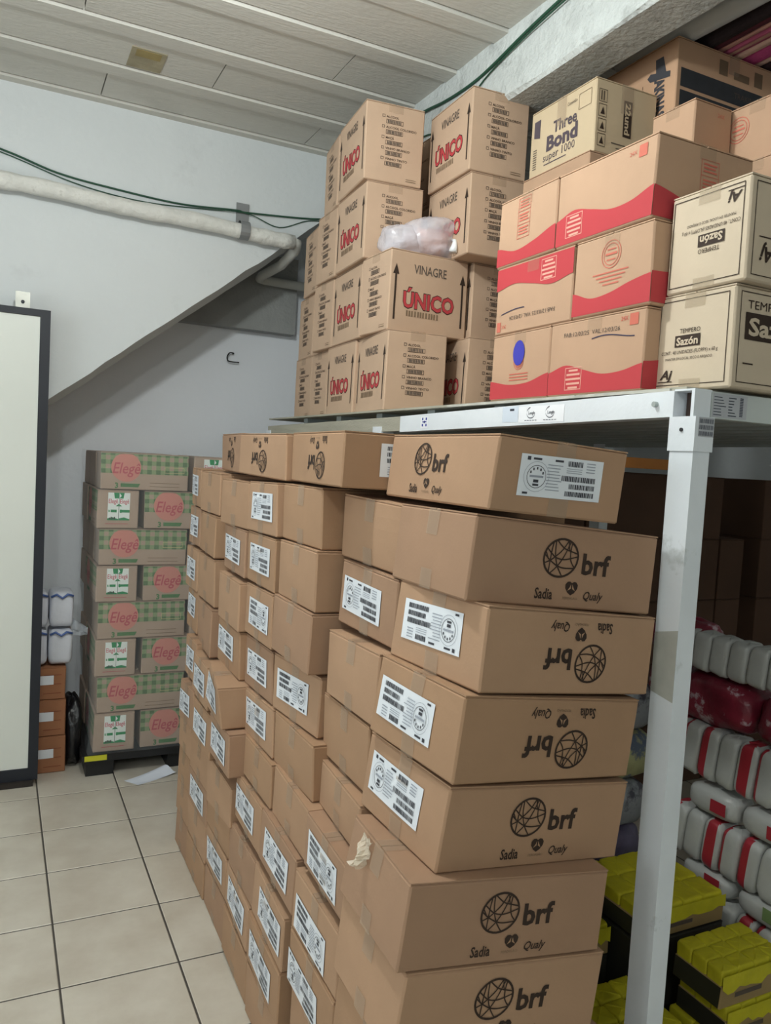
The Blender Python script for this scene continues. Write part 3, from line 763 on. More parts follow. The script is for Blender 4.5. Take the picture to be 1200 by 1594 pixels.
# ------------------------------------------------------------------ rack
def rack():
    root = empty('pallet_rack', (1.25, 1.153, 0))
    tag(root, 'white painted steel rack with stickers carrying vinegar and food boxes', 'rack')
    iv = Matrix.Translation((-1.25, -1.153, 0))
    wm = mat('white_rack_paint', '#dfe5ea', 0.45, 0.05, 5, 0.1, 40, stain=('#9aa09c', 7, 0.63, 0.08, 0.5))
    gm = mat('grey_rack_steel', '#a3acaa', 0.5, 0.08, 8, metal=0.2)
    def part(name, mb): return mb.build(name, root, matrix=iv)
    def post(x, y):
        mb = MB(); mb.box(x, y, 0.0, x+0.046, y+0.062, 1.70, wm); o = part('upright_post', mb)
        mb = MB(); mb.box(x-0.003, y-0.003, 1.665, x+0.05, y+0.066, 1.735, wm)
        s_ = mb.build('post_bracket', o)
        mb = MB(); mb.box(x-0.03, y-0.03, 0.0, x+0.08, y+0.09, 0.006, gm); mb.build('foot_plate', o)
        return o
    p0 = post(1.25, 1.155)
    mb = MB()   # worn patch on the post with its raised edge
    pa = mat('worn_post_patch', '#aeb0a8', 0.6, 0.1, 20)
    mb.add([(1.2492, 1.155, 1.30), (1.2492, 1.217, 1.285), (1.2492, 1.217, 1.16), (1.2492, 1.155, 1.15)], [(0,1,2,3)], pa); mb.build('worn_patch', p0)
    mb = MB(); mb.tube([(1.244, 1.186, 1.708), (1.2475, 1.186, 1.708)], 0.004, mat('dark_bolt', '#2c2e30', 0.5, 0.1), 8); mb.build('bolt', p0)
    post(2.30, 1.155); post(1.25, 2.6); post(2.30, 2.6); post(1.25, 3.9); post(2.30, 3.9)
    # long front beam, slightly sagging to the far end
    def beam(y0, y1, x, zt0, zt1, h, w, m, name):
        mb = MB(); vs = [(x, y0, zt0-h), (x+w, y0, zt0-h), (x+w, y0, zt0), (x, y0, zt0), (x, y1, zt1-h), (x+w, y1, zt1-h), (x+w, y1, zt1), (x, y1, zt1)]
        mb.add(vs, [(0,3,2,1),(4,5,6,7),(0,1,5,4),(1,2,6,5),(2,3,7,6),(3,0,4,7)], m); return part(name, mb)
    fb = beam(1.215, 2.45, 1.249, 1.789, 1.768, 0.054, 0.045, wm, 'long_beam')
    cm = mat('raw_timber_plank', '#a7a495', 0.85, 0.12, 4, 0.3, 50, stretch=(10, 1, 10))
    beam(2.455, 3.95, 1.252, 1.768, 1.757, 0.05, 0.045, cm, 'long_beam')
    beam(1.16, 3.95, 2.30, 1.789, 1.757, 0.05, 0.045, gm, 'long_beam')
    mb = MB(); mb.box(1.297, 1.161, 1.735, 2.36, 1.185, 1.789, mat('grey_white_beam', '#c3cac8', 0.5, 0.06)); eb = part('end_beam', mb)
    mb = MB(); mb.box(1.249, 1.161, 1.787, 1.297, 1.214, 1.791, wm); mb.box(1.249, 1.161, 1.735, 1.295, 1.169, 1.787, wm); mb.box(1.285, 1.169, 1.735, 1.289, 1.214, 1.787, mat('dark_socket_shade', '#4a3c36', 0.9, 0.2, 30)); part('corner_socket', mb)  # dark inset paints the shade inside the hollow socket
    # decking channels running lengthways under the boards
    x = 1.32
    while x < 2.28:
        mb = MB(); mb.box(x, 1.19, 1.738, x+0.028, 3.93, 1.762, gm); part('deck_channel', mb); x += 0.11
    mb = MB(); mb.box(1.256, 1.19, 1.7895, 2.34, 3.95, 1.7965, cm)
    part('deck_board', mb)
    for y in (1.5, 1.9, 2.3, 2.7, 3.1, 3.5):
        mb = MB(); mb.box(1.30, y, 1.7625, 2.29, y+0.05, 1.7892, gm); part('cross_bar', mb)
    # chipped cement along the beam top
    mb = MB(); R = random.Random(11); y = 1.23
    mb2 = mat('crumbled_board_edge', '#b9b9b0', 0.9, 0.15, 20)
    while y < 2.1:
        l = R.uniform(0.02, 0.06); mb.box(1.2505, y, 1.7885, 1.262, y+l, 1.7935+R.uniform(0, 0.002), mb2); y += l
    part('board_edge', mb)
    # stickers
    wl = mat('sticker_white', '#eef1f5', 0.4, 0.02)
    class F:  # flat face helper on the long beam (x const)
        pass
    def on_beam(y_far, y_near, z0, z1, off=0.0008): return [(1.249-off, y_far, z0), (1.249-off, y_near, z0), (1.249-off, y_near, z1), (1.249-off, y_far, z1)]
    def sticker(name, y_far, y_near, z0, z1, m, art=None, label=None):
        mb = MB(); mb.add(on_beam(y_far, y_near, z0, z1), [(0,1,2,3)], m)
        if art: art(mb)
        o = mb.build(name, fb)
        if label: o['label'] = label
        return o
    ink = mat('sticker_ink', '#3a3f4c', 0.6, 0.05)
    def tx(mb, body, yc, zc, h, m, width):
        vs, fs, (x0, y0, x1, y1) = text2d(body, 0.01)
        k = h/0.73; kx = width/(x1-x0); mx = (x0+x1)/2
        mb.add([(1.2475, yc-(v[0]-mx)*kx, zc+(v[1]-0.3)*k) for v in vs], fs, m)
    def art1(mb):
        for yc in (1.70, 1.62):
            pts = [(yc-0.018*math.cos(a), 1.757+0.014*math.sin(a)) for a in [math.radians(100+d) for d in range(0, 250, 18)]]
            for a, b in zip(pts[:-1], pts[1:]):
                mb.add([(1.2475, a[0], a[1]), (1.2475, b[0], b[1]), (1.2475, b[0], b[1]+0.002), (1.2475, a[0], a[1]+0.002)], [(0,1,2,3)], ink)
            tx(mb, 'Longlo', yc-0.004, 1.757, 0.009, ink, 0.028)
            for k in range(5): mb.add(on_beam(yc+0.026-k*0.011, yc+0.018-k*0.011, 1.7375, 1.739, 0.0012), [(0,1,2,3)], ink)
    sticker('logo_sticker', 1.755, 1.565, 1.7325, 1.775, wl, art1, 'white sticker with two printed round marks')
    def art2(mb):
        mb.add(on_beam(1.795, 1.775, 1.765, 1.771, 0.0012), [(0,1,2,3)], ink)
    sticker('small_sticker', 1.83, 1.757, 1.735, 1.777, mat('sticker_bluish', '#d3deea', 0.4, 0.02), art2)
    def art3(mb):
        b = mat('sticker_blue_ink', '#2a3a9a', 0.5, 0.05)
        for k in range(3):
            for j in range(3):
                if (k+j) % 2 == 0: mb.add(on_beam(2.29-k*0.012, 2.282-k*0.012, 1.731+j*0.01, 1.739+j*0.01, 0.0012), [(0,1,2,3)], b)
        mb.add(on_beam(2.288, 2.26, 1.744, 1.747, 0.0012), [(0,1,2,3)], b)
    sticker('blue_sticker', 2.30, 2.25, 1.725, 1.763, wl, art3, 'small sticker with blue print')
    # printed paper label wrapped on the end beam and post
    mb = MB(); gl = mat('old_label_grey', '#b5b8bd', 0.6, 0.06)
    def ey(x0, x1, z0, z1, m, off=0.0): mb.add([(x0, 1.1602-off, z0), (x1, 1.1602-off, z0), (x1, 1.1602-off, z1), (x0, 1.1602-off, z1)], [(0,1,2,3)], m)
    ey(1.300, 1.40, 1.738, 1.786, gl)
    R = random.Random(8)
    for k in range(7):
        ey(1.303, 1.303+R.uniform(0.02, 0.035), 1.742+k*0.006, 1.7435+k*0.006, ink, 0.0004); ey(1.345, 1.345+R.uniform(0.008, 0.025), 1.742+k*0.006, 1.744+k*0.006, ink, 0.0004)
    for k in range(12): ey(1.378, 1.388, 1.743+k*0.0033, 1.745+k*0.0033, ink, 0.0004)
    x = 1.303
    mb.build('printed_label', eb)
    mb = MB()
    def ep(x0, x1, z0, z1, m, off=0.0): mb.add([(x0, 1.1515-off, z0), (x1, 1.1515-off, z0), (x1, 1.1515-off, z1), (x0, 1.1515-off, z1)], [(0,1,2,3)], m)
    ep(1.256, 1.299, 1.695, 1.734, gl)
    for row in range(3):
        x = 1.258
        while x < 1.295:
            w_ = R.choice((0.001, 0.0017)); ep(x, x+w_, 1.697+row*0.0125, 1.706+row*0.0125, ink, 0.0004); x += w_+0.0014
    mb.build('barcode_label', p0)
    # beam hook bolt
    mb = MB(); mb.tube([(1.240, 1.262, 1.762), (1.249, 1.262, 1.762)], 0.006, gm, 8); mb.build('bolt', fb)
rack()

# ------------------------------------------------------------------ vinegar boxes
VLAB = {'U1': 'top box of the front left vinegar stack, list side facing out', 'U2': 'vinegar box just under the topmost one, partly hidden by the plastic bag',
 'U3': 'vinegar box behind the box that carries the plastic bag', 'U4': 'vinegar box with big red word facing front, under the plastic bag',
 'U5': 'bottom vinegar box under the one carrying the plastic bag', 'U6': 'bottom vinegar box with red word, left of the tilted shadowed pair',
 'U7': 'bottom vinegar box second from the left end of the rack', 'U8': 'bottom vinegar box at the far left end of the rack',
 'U9': 'second-layer vinegar box, list side out, left of the red lettered one', 'U10': 'second-layer vinegar box at the far left end',
 'U11': 'third-layer vinegar box, list side out, next to red lettering', 'U12': 'third-layer vinegar box at the far left end',
 'U13': 'topmost far vinegar box near the ceiling, list side out', 'V1': 'top vinegar box of the right stack under the concrete beam',
 'V2': 'vinegar box under the top one of the right stack', 'V3': 'second-layer vinegar box of the right stack beside red wave boxes',
 'V4': 'bottom vinegar box of the right stack, turned, beside red wave boxes', 'W1': 'vinegar box set back in the gap between the two top stacks',
 'W2': 'vinegar box set back in the gap below the topmost one', 'W3': 'vinegar box behind the top box of the right stack'}
def vinegar():
    A, Bw, H = 0.340, 0.242, 0.299
    U = dict(UNI)
    U['V1'] = ('v', 1.530, 2.562, 2.697, -0.04); U['V2'] = ('v', 1.545, 2.566, 2.396, -0.035); U['V3'] = ('v', 1.635, 2.655, 2.096, 0.0); U['V4'] = ('v', 1.585, 2.58, 1.7972, -0.10)
    base = {1: 1.7972, 2: 2.0972, 3: 2.397, 4: 2.697}
    row = {'U1': 4, 'U2': 3, 'U3': 2, 'U4': 2, 'U5': 1, 'U6': 1, 'U7': 1, 'U8': 1, 'U9': 2, 'U10': 2, 'U11': 3, 'U12': 3, 'U13': 4, 'V1': 4, 'V2': 3, 'V3': 2, 'V4': 1}
    U['W1'] = ('l', 1.62, 3.02, 2.697, 0.0); row['W1'] = 4
    U['W2'] = ('l', 1.62, 3.02, 2.397, 0.0); row['W2'] = 3
    U['W4'] = ('l', 1.62, 3.02, 2.0972, 0.0); row['W4'] = 2
    U['W5'] = ('l', 1.64, 3.02, 1.7972, 0.0); row['W5'] = 1
    VLAB['W4'] = 'vinegar box at the back behind the second layer'; VLAB['W5'] = 'vinegar box at the back on the rack boards'
    for i, (n, (o, x, y, z, yaw)) in enumerate(U.items()):
        z = base[row[n]]
        d = (Bw, A, H-0.0045) if o == 'v' else (A, Bw, H-0.0045)
        root = empty('vinegar_box', (x, y, z), Matrix.Rotation(yaw, 4, 'Z'))
        car = Carton(d, 300+i, 0.0025, 0.002); km = K_UNI(); car.body(km)
        if o == 'v': vinagre_print(car, '-x'); list_print(car, '-y')
        else: list_print(car, '-x'); vinagre_print(car, '-y')
        car.mb.build('carton_body', root)
        flaps(car, root, km, 'y' if o == 'v' else 'x', seed=i, lift=0.003)
        tape_strip(car, root, 'y' if o == 'v' else 'x', 0.06, 0.03, ('-y',) if o == 'v' else ('-x',), False, TAPE2())
        tag(root, VLAB[n], 'box', 'beige vinegar boxes on the rack')
vinegar()

# ------------------------------------------------------------------ red wave boxes
def wave(car, face, hs, inv=False, m=None):
    """red band along one edge; hs = band heights (fraction of face) at even steps, smoothed"""
    m = m or RED(); W, H = car.fdim(face); n = 28; vs = []; k = len(hs)-1
    for i in range(n+1):
        t = i/n*k; j = min(int(t), k-1); f = t-j
        p = [hs[max(j-1, 0)], hs[j], hs[j+1], hs[min(j+2, k)]]
        h = 0.5*((2*p[1])+(p[2]-p[0])*f+(2*p[0]-5*p[1]+4*p[2]-p[3])*f*f+(-p[0]+3*p[1]-3*p[2]+p[3])*f**3)
        u = W*i/n; a = H*h
        if inv: vs += [car.P(face, u, H-0.001, 0.0012), car.P(face, u, H-a, 0.0012)]
        else: vs += [car.P(face, u, 0.006, 0.0012), car.P(face, u, a, 0.0012)]
    fs = [(2*i, 2*i+2, 2*i+3, 2*i+1) if not inv else (2*i, 2*i+1, 2*i+3, 2*i+2) for i in range(n)]
    car.mb.add(vs, fs, m)
def crest(car, face, cu, cv, S=1.0, m=None, inv=False):
    m = m or mat('crest_pale', '#d9a493', 0.8, 0.05)
    for k, (w, y) in enumerate(((0.034, 0.018), (0.05, 0.008), (0.056, -0.003), (0.05, -0.014), (0.036, -0.024))):
        car.quad(face, cu-w/2*S, cv+(y-0.003)*S, cu+w/2*S, cv+(y+0.002)*S, m, 0.0016)
    car.frame(face, cu-0.031*S, cv-0.030*S, cu+0.031*S, cv+0.025*S, 0.0018*S, m, off=0.0016)
def ringstamp(car, face, cu, cv, r, m):
    for rr in (r, r*0.78): car.stroke(face, [(cu+rr*math.cos(t*2*PI/24), cv+rr*math.sin(t*2*PI/24)) for t in range(24)], 0.002, m, closed=True)
    car.quad(face, cu-r*0.6, cv-0.002, cu+r*0.6, cv+0.003, m); car.quad(face, cu-r*0.45, cv-0.014, cu+r*0.45, cv-0.011, m); car.quad(face, cu-r*0.45, cv+0.010, cu+r*0.45, cv+0.013, m)
def legend_panel(car, face, cu, cv, m):
    car.frame(face, cu-0.028, cv-0.055, cu+0.028, cv+0.055, 0.0015, m)
    for k in range(3):
        for j in range(3): car.quad(face, cu-0.021, cv-0.045+k*0.036+j*0.008, cu+0.021-0.004*(j % 2), cv-0.041+k*0.036+j*0.008, m)
        if k: car.quad(face, cu-0.028, cv-0.055+k*0.0366, cu+0.028, cv-0.0535+k*0.0366, m)
def red_boxes():
    L, S, H = 0.335, 0.262, 0.187
    km = K_RED(); X = 1.272
    def mk(n, x, y, z, dx, dy, h, label, yaw=0.0):
        root = empty('wave_box', (x, y, z), Matrix.Rotation(yaw, 4, 'Z')); car = Carton((dx, dy, h-0.004), 500+len(n)*7+ord(n[-1]), 0.002, 0.0015); car.body(km)
        tag(root, label, 'box', 'kraft boxes with a red wave'); return root, car
    def fin(root, car, ax='y', faces=('-x',)):
        car.mb.build('carton_body', root); flaps(car, root, km, ax, seed=len(car.mb.v))
        tape_strip(car, root, ax, 0.05, 0.03, faces, False, TAPE2())
    z1, z2, z3 = 1.7972, 1.9852, 2.1735
    r, c = mk('R1', X, 1.335, z1, S, L, H, 'red wave box with hand underlined date, bottom layer beside the seasoning boxes', 0.0)
    wave(c, '-x', (.34, .42, .34, .26, .27, .34)); wave(c, '-y', (.36, .46, .40))
    crest(c, '-x', 0.10, 0.045)
    c.text('-x', 'FAB:12/03/25  VAL:12/03/26', 0.155, 0.150, 0.011, INK_GREY(), width=0.20, ang=-0.02)
    c.text('-x', '24X', 0.268, 0.168, 0.010, RED_SOFT(), bold=0.02); c.quad('-x', 0.285, 0.150, 0.312, 0.176, RED_SOFT())
    pts = [(0.16+i*0.012, 0.131+0.006*math.sin(i*0.35+0.3)) for i in range(13)]; c.stroke('-x', pts, 0.0025, mat('pen_blue_black', '#2b2a4a', 0.6, 0.05)); fin(r, c)
    r, c = mk('R2', X, 1.672, z1, L, S, H, 'red wave box with round blue sticker, bottom layer beside vinegar boxes')
    wave(c, '-x', (.31, .24, .25, .36)); ringstamp(c, '-x', 0.13, 0.105, 0.022, RED_SOFT())
    for k in range(3): c.quad('-x', 0.09, 0.07-k*0.008, 0.175, 0.073-k*0.008, RED_SOFT())
    mb = MB(); bl = mat('blue_round_sticker', '#3a3aa8', 0.5, 0.08)
    vs = [c.P('-x', 0.13+0.026*math.cos(t*2*PI/24), 0.128+0.034*math.sin(t*2*PI/24), 0.0022) for t in range(24)]
    mb.add(vs, [tuple(range(24))], bl); s_ = mb.build('round_sticker', r); s_['label'] = 'blue oval sticker'
    fin(r, c, 'x')
    r, c = mk('R3', X, 1.597, z2, S, L, H, 'upside down red wave box in the middle layer beside vinegar boxes')
    wave(c, '-x', (.33, .27, .34, .42, .35), True); crest(c, '-x', 0.235, 0.150)
    c.text('-x', 'FAB:12/03/25 VAL:12/03/26', 0.17, 0.040, 0.011, INK_GREY(), width=0.2, ang=PI); c.text('-x', '24X', 0.045, 0.02, 0.010, RED_SOFT(), ang=PI); c.quad('-x', 0.012, 0.008, 0.03, 0.035, RED_SOFT())
    c.stroke('-x', [(0.03+i*0.012, 0.055+0.009*math.sin(i*0.22)) for i in range(10)], 0.0025, mat('pen_blue_black', '#2b2a4a')); fin(r, c)
    r, c = mk('R4', X, 1.33, z2, L, S, H, 'red wave box with round red stamp in the middle layer beside seasoning')
    wave(c, '-x', (.34, .23, .25, .33, .38)); wave(c, '-y', (.40, .46, .44)); ringstamp(c, '-x', 0.13, 0.135, 0.032, RED_SOFT())
    for k in range(4): c.quad('-x', 0.07+k*0.012, 0.092-k*0.009, 0.19-k*0.01, 0.095-k*0.009, RED_SOFT()); 
    fin(r, c, 'x')
    r, c = mk('R5', X, 1.678, z3, L, S, H, 'red wave box with framed red print, top layer nearest the vinegar stack')
    wave(c, '-x', (.31, .20, .26, .38)); legend_panel(c, '-x', 0.12, 0.12, RED_SOFT()); fin(r, c, 'x')
    r, c = mk('R6', X, 1.342, z3, 0.30, L, H, 'long red wave box on top beside the adhesive box')
    wave(c, '-x', (.38, .46, .38, .29, .30, .40)); wave(c, '-y', (.40, .28, .16, .10)); crest(c, '-x', 0.07, 0.05)
    c.text('-x', '24X', 0.262, 0.160, 0.010, RED_SOFT()); c.quad('-x', 0.28, 0.145, 0.305, 0.172, RED_SOFT()); legend_panel(c, '-y', 0.16, 0.10, RED_SOFT()); fin(r, c, 'y', ('-y',))
    # set back on top: box with ring stamp, partly cut by the frame
    r, c = mk('R7', 1.85, 1.415, 2.438, 0.4, 0.335, 0.22, 'red wave box with round stamp behind the seasoning boxes, cut by photo edge')
    wave(c, '-x', (.10, .14, .25, .3)); ringstamp(c, '-x', 0.11, 0.155, 0.035, RED_SOFT()); fin(r, c, 'x')
    r, c = mk('R9', 1.725, 1.285, 2.186, 0.3, 0.36, 0.25, 'kraft box directly behind the top seasoning box'); fin(r, c)
    r, c = mk('R8', 1.70, 1.66, 2.481, 0.145, 0.16, 0.175, 'small pinkish kraft box wedged beside the biscuit box')
    c.text('-y', '24X', 0.10, 0.145, 0.012, RED_SOFT()); fin(r, c, 'x')
red_boxes()

def seasoning():
    km = K_SAZ()
    def mk(x, y, z, inv, label, yaw):
        d = (0.40, 0.205, 0.206); root = empty('seasoning_box', (x, y, z), Matrix.Rotation(yaw, 4, 'Z')); c = Carton(d, int(z*100), 0.002, 0.002); c.body(km)
        A = PI if inv else 0; sg = -1 if inv else 1; W, H = 0.205, 0.206; m = INK()
        def T(u, v): return (W/2+sg*(u-W/2), H/2+sg*(v-H/2))
        c.frame('-x', 0.008, 0.012, W-0.014, H-0.010, 0.0018, m)
        p = T(0.095, 0.128); c.text('-x', 'TEMPERO', p[0], p[1], 0.010, m, ang=A, width=0.055)
        p = T(0.090, 0.106); c.quad('-x', p[0]-0.034, p[1]-0.0125, p[0]+0.034, p[1]+0.0125, m, 0.0014); c.text('-x', 'Sazón', p[0], p[1], 0.017, km, bold=0.03, ang=A, width=0.058, off=0.0019)
        p = T(0.095, 0.083); c.text('-x', 'CONT.: 48 UNIDADES (FLOPPY) x 60 g', p[0], p[1], 0.008, m, ang=A, width=0.15)
        p = T(0.095, 0.069); c.text('-x', 'MANTER EM LOCAL SECO E AREJADO', p[0], p[1], 0.006, m, ang=A, width=0.125)
        p = T(0.035, 0.036); c.text('-x', 'Aj', p[0], p[1], 0.020, m, bold=0.03, ang=A, width=0.030, shear=0.3)
        p = T(0.035, 0.020); c.quad('-x', p[0]-0.02, p[1]-0.001, p[0]+0.02, p[1]+0.001, m)
        c.frame('-y', 0.014, 0.012, 0.386, H-0.010, 0.0018, m)
        if inv:
            c.text('-y', 'x 60 g', 0.10, 0.165, 0.014, m, ang=PI); c.text('-y', 'Aj', 0.06, 0.055, 0.03, m, bold=0.03, ang=PI, shear=0.3)
            c.quad('-y', 0.03, 0.088, 0.12, 0.0905, m)
        else:
            c.text('-y', 'TEMPERO', 0.10, 0.172, 0.018, m, width=0.13)
            c.quad('-y', 0.03, 0.10, 0.26, 0.155, m, 0.0014); c.text('-y', 'Sazón', 0.12, 0.128, 0.036, km, bold=0.03, width=0.16, off=0.0019)
            c.quad('-y', 0.03, 0.05, 0.06, 0.053, m)
        c.mb.build('carton_body', root); flaps(c, root, km, 'x', seed=3)
        tape_strip(c, root, 'x', 0.055, 0.03, ('-x',), m=mat('packing_tape_beige', '#b9a88e', 0.3, 0.05, alpha=0.35))
        tag(root, label, 'box', 'seasoning boxes at the rack corner')
    mk(1.318, 1.140, 1.7972, False, 'pale seasoning box standing upright on the rack corner', 0.0)
    mk(1.315, 1.120, 2.0072, True, 'pale seasoning box upside down on top of the other at the corner', 0.0)
seasoning()

def big_top_boxes():
    # adhesive box
    km = K_TB(); x, y, z = 1.70, 2.08, 2.645; d = (0.255, 0.345, 0.232)
    root = empty('adhesive_box', (x, y, z)); c = Carton(d, 77, 0.002, 0.002); c.body(km); W, H = d[1], d[2]; m = mat('ink_violet', '#51474f', 0.8, 0.1)
    c.text('-x', 'Three', W*0.56, H*0.64, 0.040, m, bold=0.025, width=0.125); c.text('-x', 'Bond', W*0.52, H*0.44, 0.050, m, bold=0.04, width=0.165)
    c.text('-x', 'super 1000', W*0.48, H*0.25, 0.028, m, width=0.17); c.quad('-x', W*0.25, H*0.13, W*0.6, H*0.145, m)
    c.text('-x', 'Caminhão', W*0.66, H*0.85, 0.012, INK_GREY(), width=0.05); c.poly('-x', [(W*0.06, H*0.62), (W*0.16, H*0.58), (W*0.16, H*0.86), (W*0.06, H*0.86)], m)
    c.frame('-x', W*0.76, H*0.68, W*0.94, H*0.9, 0.0015, INK_SOFT())
    for k in range(9): c.quad('-x', W*0.06, H*(0.14+k*0.035), W*0.12, H*(0.155+k*0.035), INK_GREY())
    for k in range(4):
        v = H*(0.78-k*0.2); c.frame('-y', 0.012, v-0.02, 0.045, v+0.02, 0.0016, INK())
        if k == 0:
            for j in range(2): c.quad('-y', 0.016+0.010*j+0.004, v-0.015, 0.020+0.010*j+0.004, v+0.015, INK())
        else: c.poly('-y', [(0.020, v-0.012), (0.037, v-0.012), (0.030, v+0.012)], INK())
    c.quad('-y', 0.115, H*0.30, 0.150, H*0.80, INK()); c.text('-y', '22und', 0.1325, H*0.55, 0.022, km, bold=0.03, ang=-PI/2, width=0.10, off=0.0018)
    c.quad('-y', 0.07, H*0.17, 0.20, H*0.185, INK_GREY()); c.quad('-y', 0.09, H*0.11, 0.18, H*0.125, INK_GREY())
    c.mb.build('carton_body', root); flaps(c, root, km, 'x', seed=5); tape_strip(c, root, 'x', 0.05, 0.09, ('-y', '-x'), bottom=False)
    tag(root, 'pale adhesive box with large dark violet lettering on top of the pile', 'box')
    # biscuit box
    km = mat('kraft_biscuit', '#cfa786', 0.8, 0.05, 6); x, y, z = 1.97, 2.017, 2.777; d = (0.52, 0.345, 0.272)
    root = empty('biscuit_box', (x, y, z)); c = Carton(d, 78, 0.002, 0.002); c.body(km); W, H = d[1], d[2]; m = mat('ink_navy', '#45454a', 0.8, 0.1)
    c.text('-x', 'RAKINAS', W*0.80, H*0.40, 0.042, m, bold=0.05, ang=-PI/2+0.08, width=0.150)
    c.poly('-x', [(W*0.62, H*0.68), (W*0.66, H*0.72), (W*0.98-0.02, H*0.64), (W*0.98-0.02, H*0.57), (W*0.66, H*0.62)], m)
    c.poly('-x', [(W*0.74, H*0.62), (W*0.88, H*0.60), (W*0.82, H*0.86), (W*0.72, H*0.86)], m)
    c.quad('-x', W*0.56, H*0.18, W*0.565, H*0.62, INK()); c.text('-x', '8', W*0.44, H*0.27, 0.022, INK(), ang=-PI/2); c.text('-x', 'CAIXAS', W*0.36, H*0.30, 0.012, INK(), ang=-PI/2)
    nv = mat('ink_navy_band', '#34373b', 0.7, 0.15, 20)
    c.quad('-y', 0.018, H*0.44, 0.50, H*0.66, nv, n=8); c.quad('-y', 0.018, H*0.18, 0.50, H*0.40, nv, n=8)
    c.text('-y', 'TRAKINAS', 0.33, H*0.55, 0.020, INK_GREY(), ang=0.0, off=0.0018); c.text('-y', 'TRAKINAS', 0.33, H*0.29, 0.020, INK_GREY(), off=0.0018)
    for k, u in enumerate((0.19, 0.26, 0.36)): c.quad('-y', u, H*0.74, u+(0.04 if k != 1 else 0.075), H*(0.92 if k != 1 else 0.83), INK_SOFT())
    c.text('-y', 'MANTER EM LOCAL', 0.14, H*0.10, 0.016, INK_GREY(), width=0.17); c.text('-y', 'SECO E FRESCO', 0.14, H*0.02, 0.014, INK_GREY(), width=0.12)
    c.mb.build('carton_body', root); flaps(c, root, km, 'x', seed=6); tape_strip(c, root, 'x', 0.05, 0.06, ('-y',), bottom=False)
    tag(root, 'biscuit box with sideways lettering and dark bands, highest at the right', 'box')
    # plain cartons underneath that carry them
    def plain(x, y, z, dx, dy, dz, label):
        root = empty('plain_carton', (x, y, z)); c = Carton((dx, dy, dz-0.004), int(x*50+z*90), 0.0015, 0.0015); c.body(K_RED()); c.mb.build('carton_body', root); flaps(c, root, K_RED(), 'x', seed=9)
        tag(root, label, 'box', 'plain kraft cartons behind the front row')
    for k in range(3): plain(1.68, 2.07, 1.7972+k*0.2826, 0.30, 0.36, 0.2815, 'plain kraft carton at the back under the adhesive box, layer %s' % ('one', 'two', 'three')[k])
    for k in range(3): plain(2.00, 2.02, 1.7972+k*0.3265, 0.33, 0.34, 0.3255, 'plain kraft carton at the back under the biscuit box, layer %s' % ('one', 'two', 'three')[k])
    for k in range(3): plain(1.66, 1.655, 1.7972+k*0.2275, 0.31, 0.26, 0.2265, 'plain kraft carton at the back beside the red wave boxes, layer %s' % ('one', 'two', 'three')[k])
    for k in range(2): plain(1.725, 1.28, 1.7972+k*0.194, 0.45, 0.38, 0.193, 'plain kraft carton behind the seasoning boxes, layer %s' % ('one', 'two')[k])
big_top_boxes()

# ------------------------------------------------------------------ plastic bag on the vinegar box
def plastic_bag():
    z0 = 2.0972+0.297
    root = empty('plastic_bag', (1.497, 2.745, z0)); tag(root, 'knotted translucent white plastic bag of goods lying on a vinegar box', 'bag')
    m = mat('bag_plastic', '#eceaf3', 0.22, 0.04, 8, 0.9, 22, alpha=0.5)
    blob('bag_film', None, (0.150, 0.095, 0.084), m, 4, 0.10, parent=root, flat=0.92, fold=0.022, pinch=(0.025, -0.01, 0.035, 0.035), matrix=Matrix.Translation((0.025, 0.0, 0.079)))
    blob('bag_film', None, (0.085, 0.08, 0.062), m, 8, 0.14, n=20, parent=root, flat=0.85, fold=0.03, matrix=Matrix.Translation((-0.125, 0.02, 0.054)))
    inner = mat('bag_content_pink', '#d8a08f', 0.6, 0.2, 14)
    blob('bag_content', None, (0.09, 0.065, 0.055), inner, 5, 0.2, n=16, parent=root, matrix=Matrix.Translation((-0.02, 0.01, 0.062)))
    blob('bag_content', None, (0.05, 0.06, 0.05), mat('bag_content_blue', '#5f97ab', 0.6, 0.2, 14), 6, 0.2, n=16, parent=root, matrix=Matrix.Translation((0.095, 0.005, 0.055)))
    mb = MB(); mb.tube([(0.050, -0.060, 0.075), (0.046, -0.090, 0.066), (0.038, -0.102, 0.042), (0.032, -0.104, 0.020)], [0.006, 0.007, 0.012, 0.016], mat('bag_knot', '#eef2f5', 0.3, 0.03), 8)
    mb.build('bag_knot', root, smooth=True)
plastic_bag()

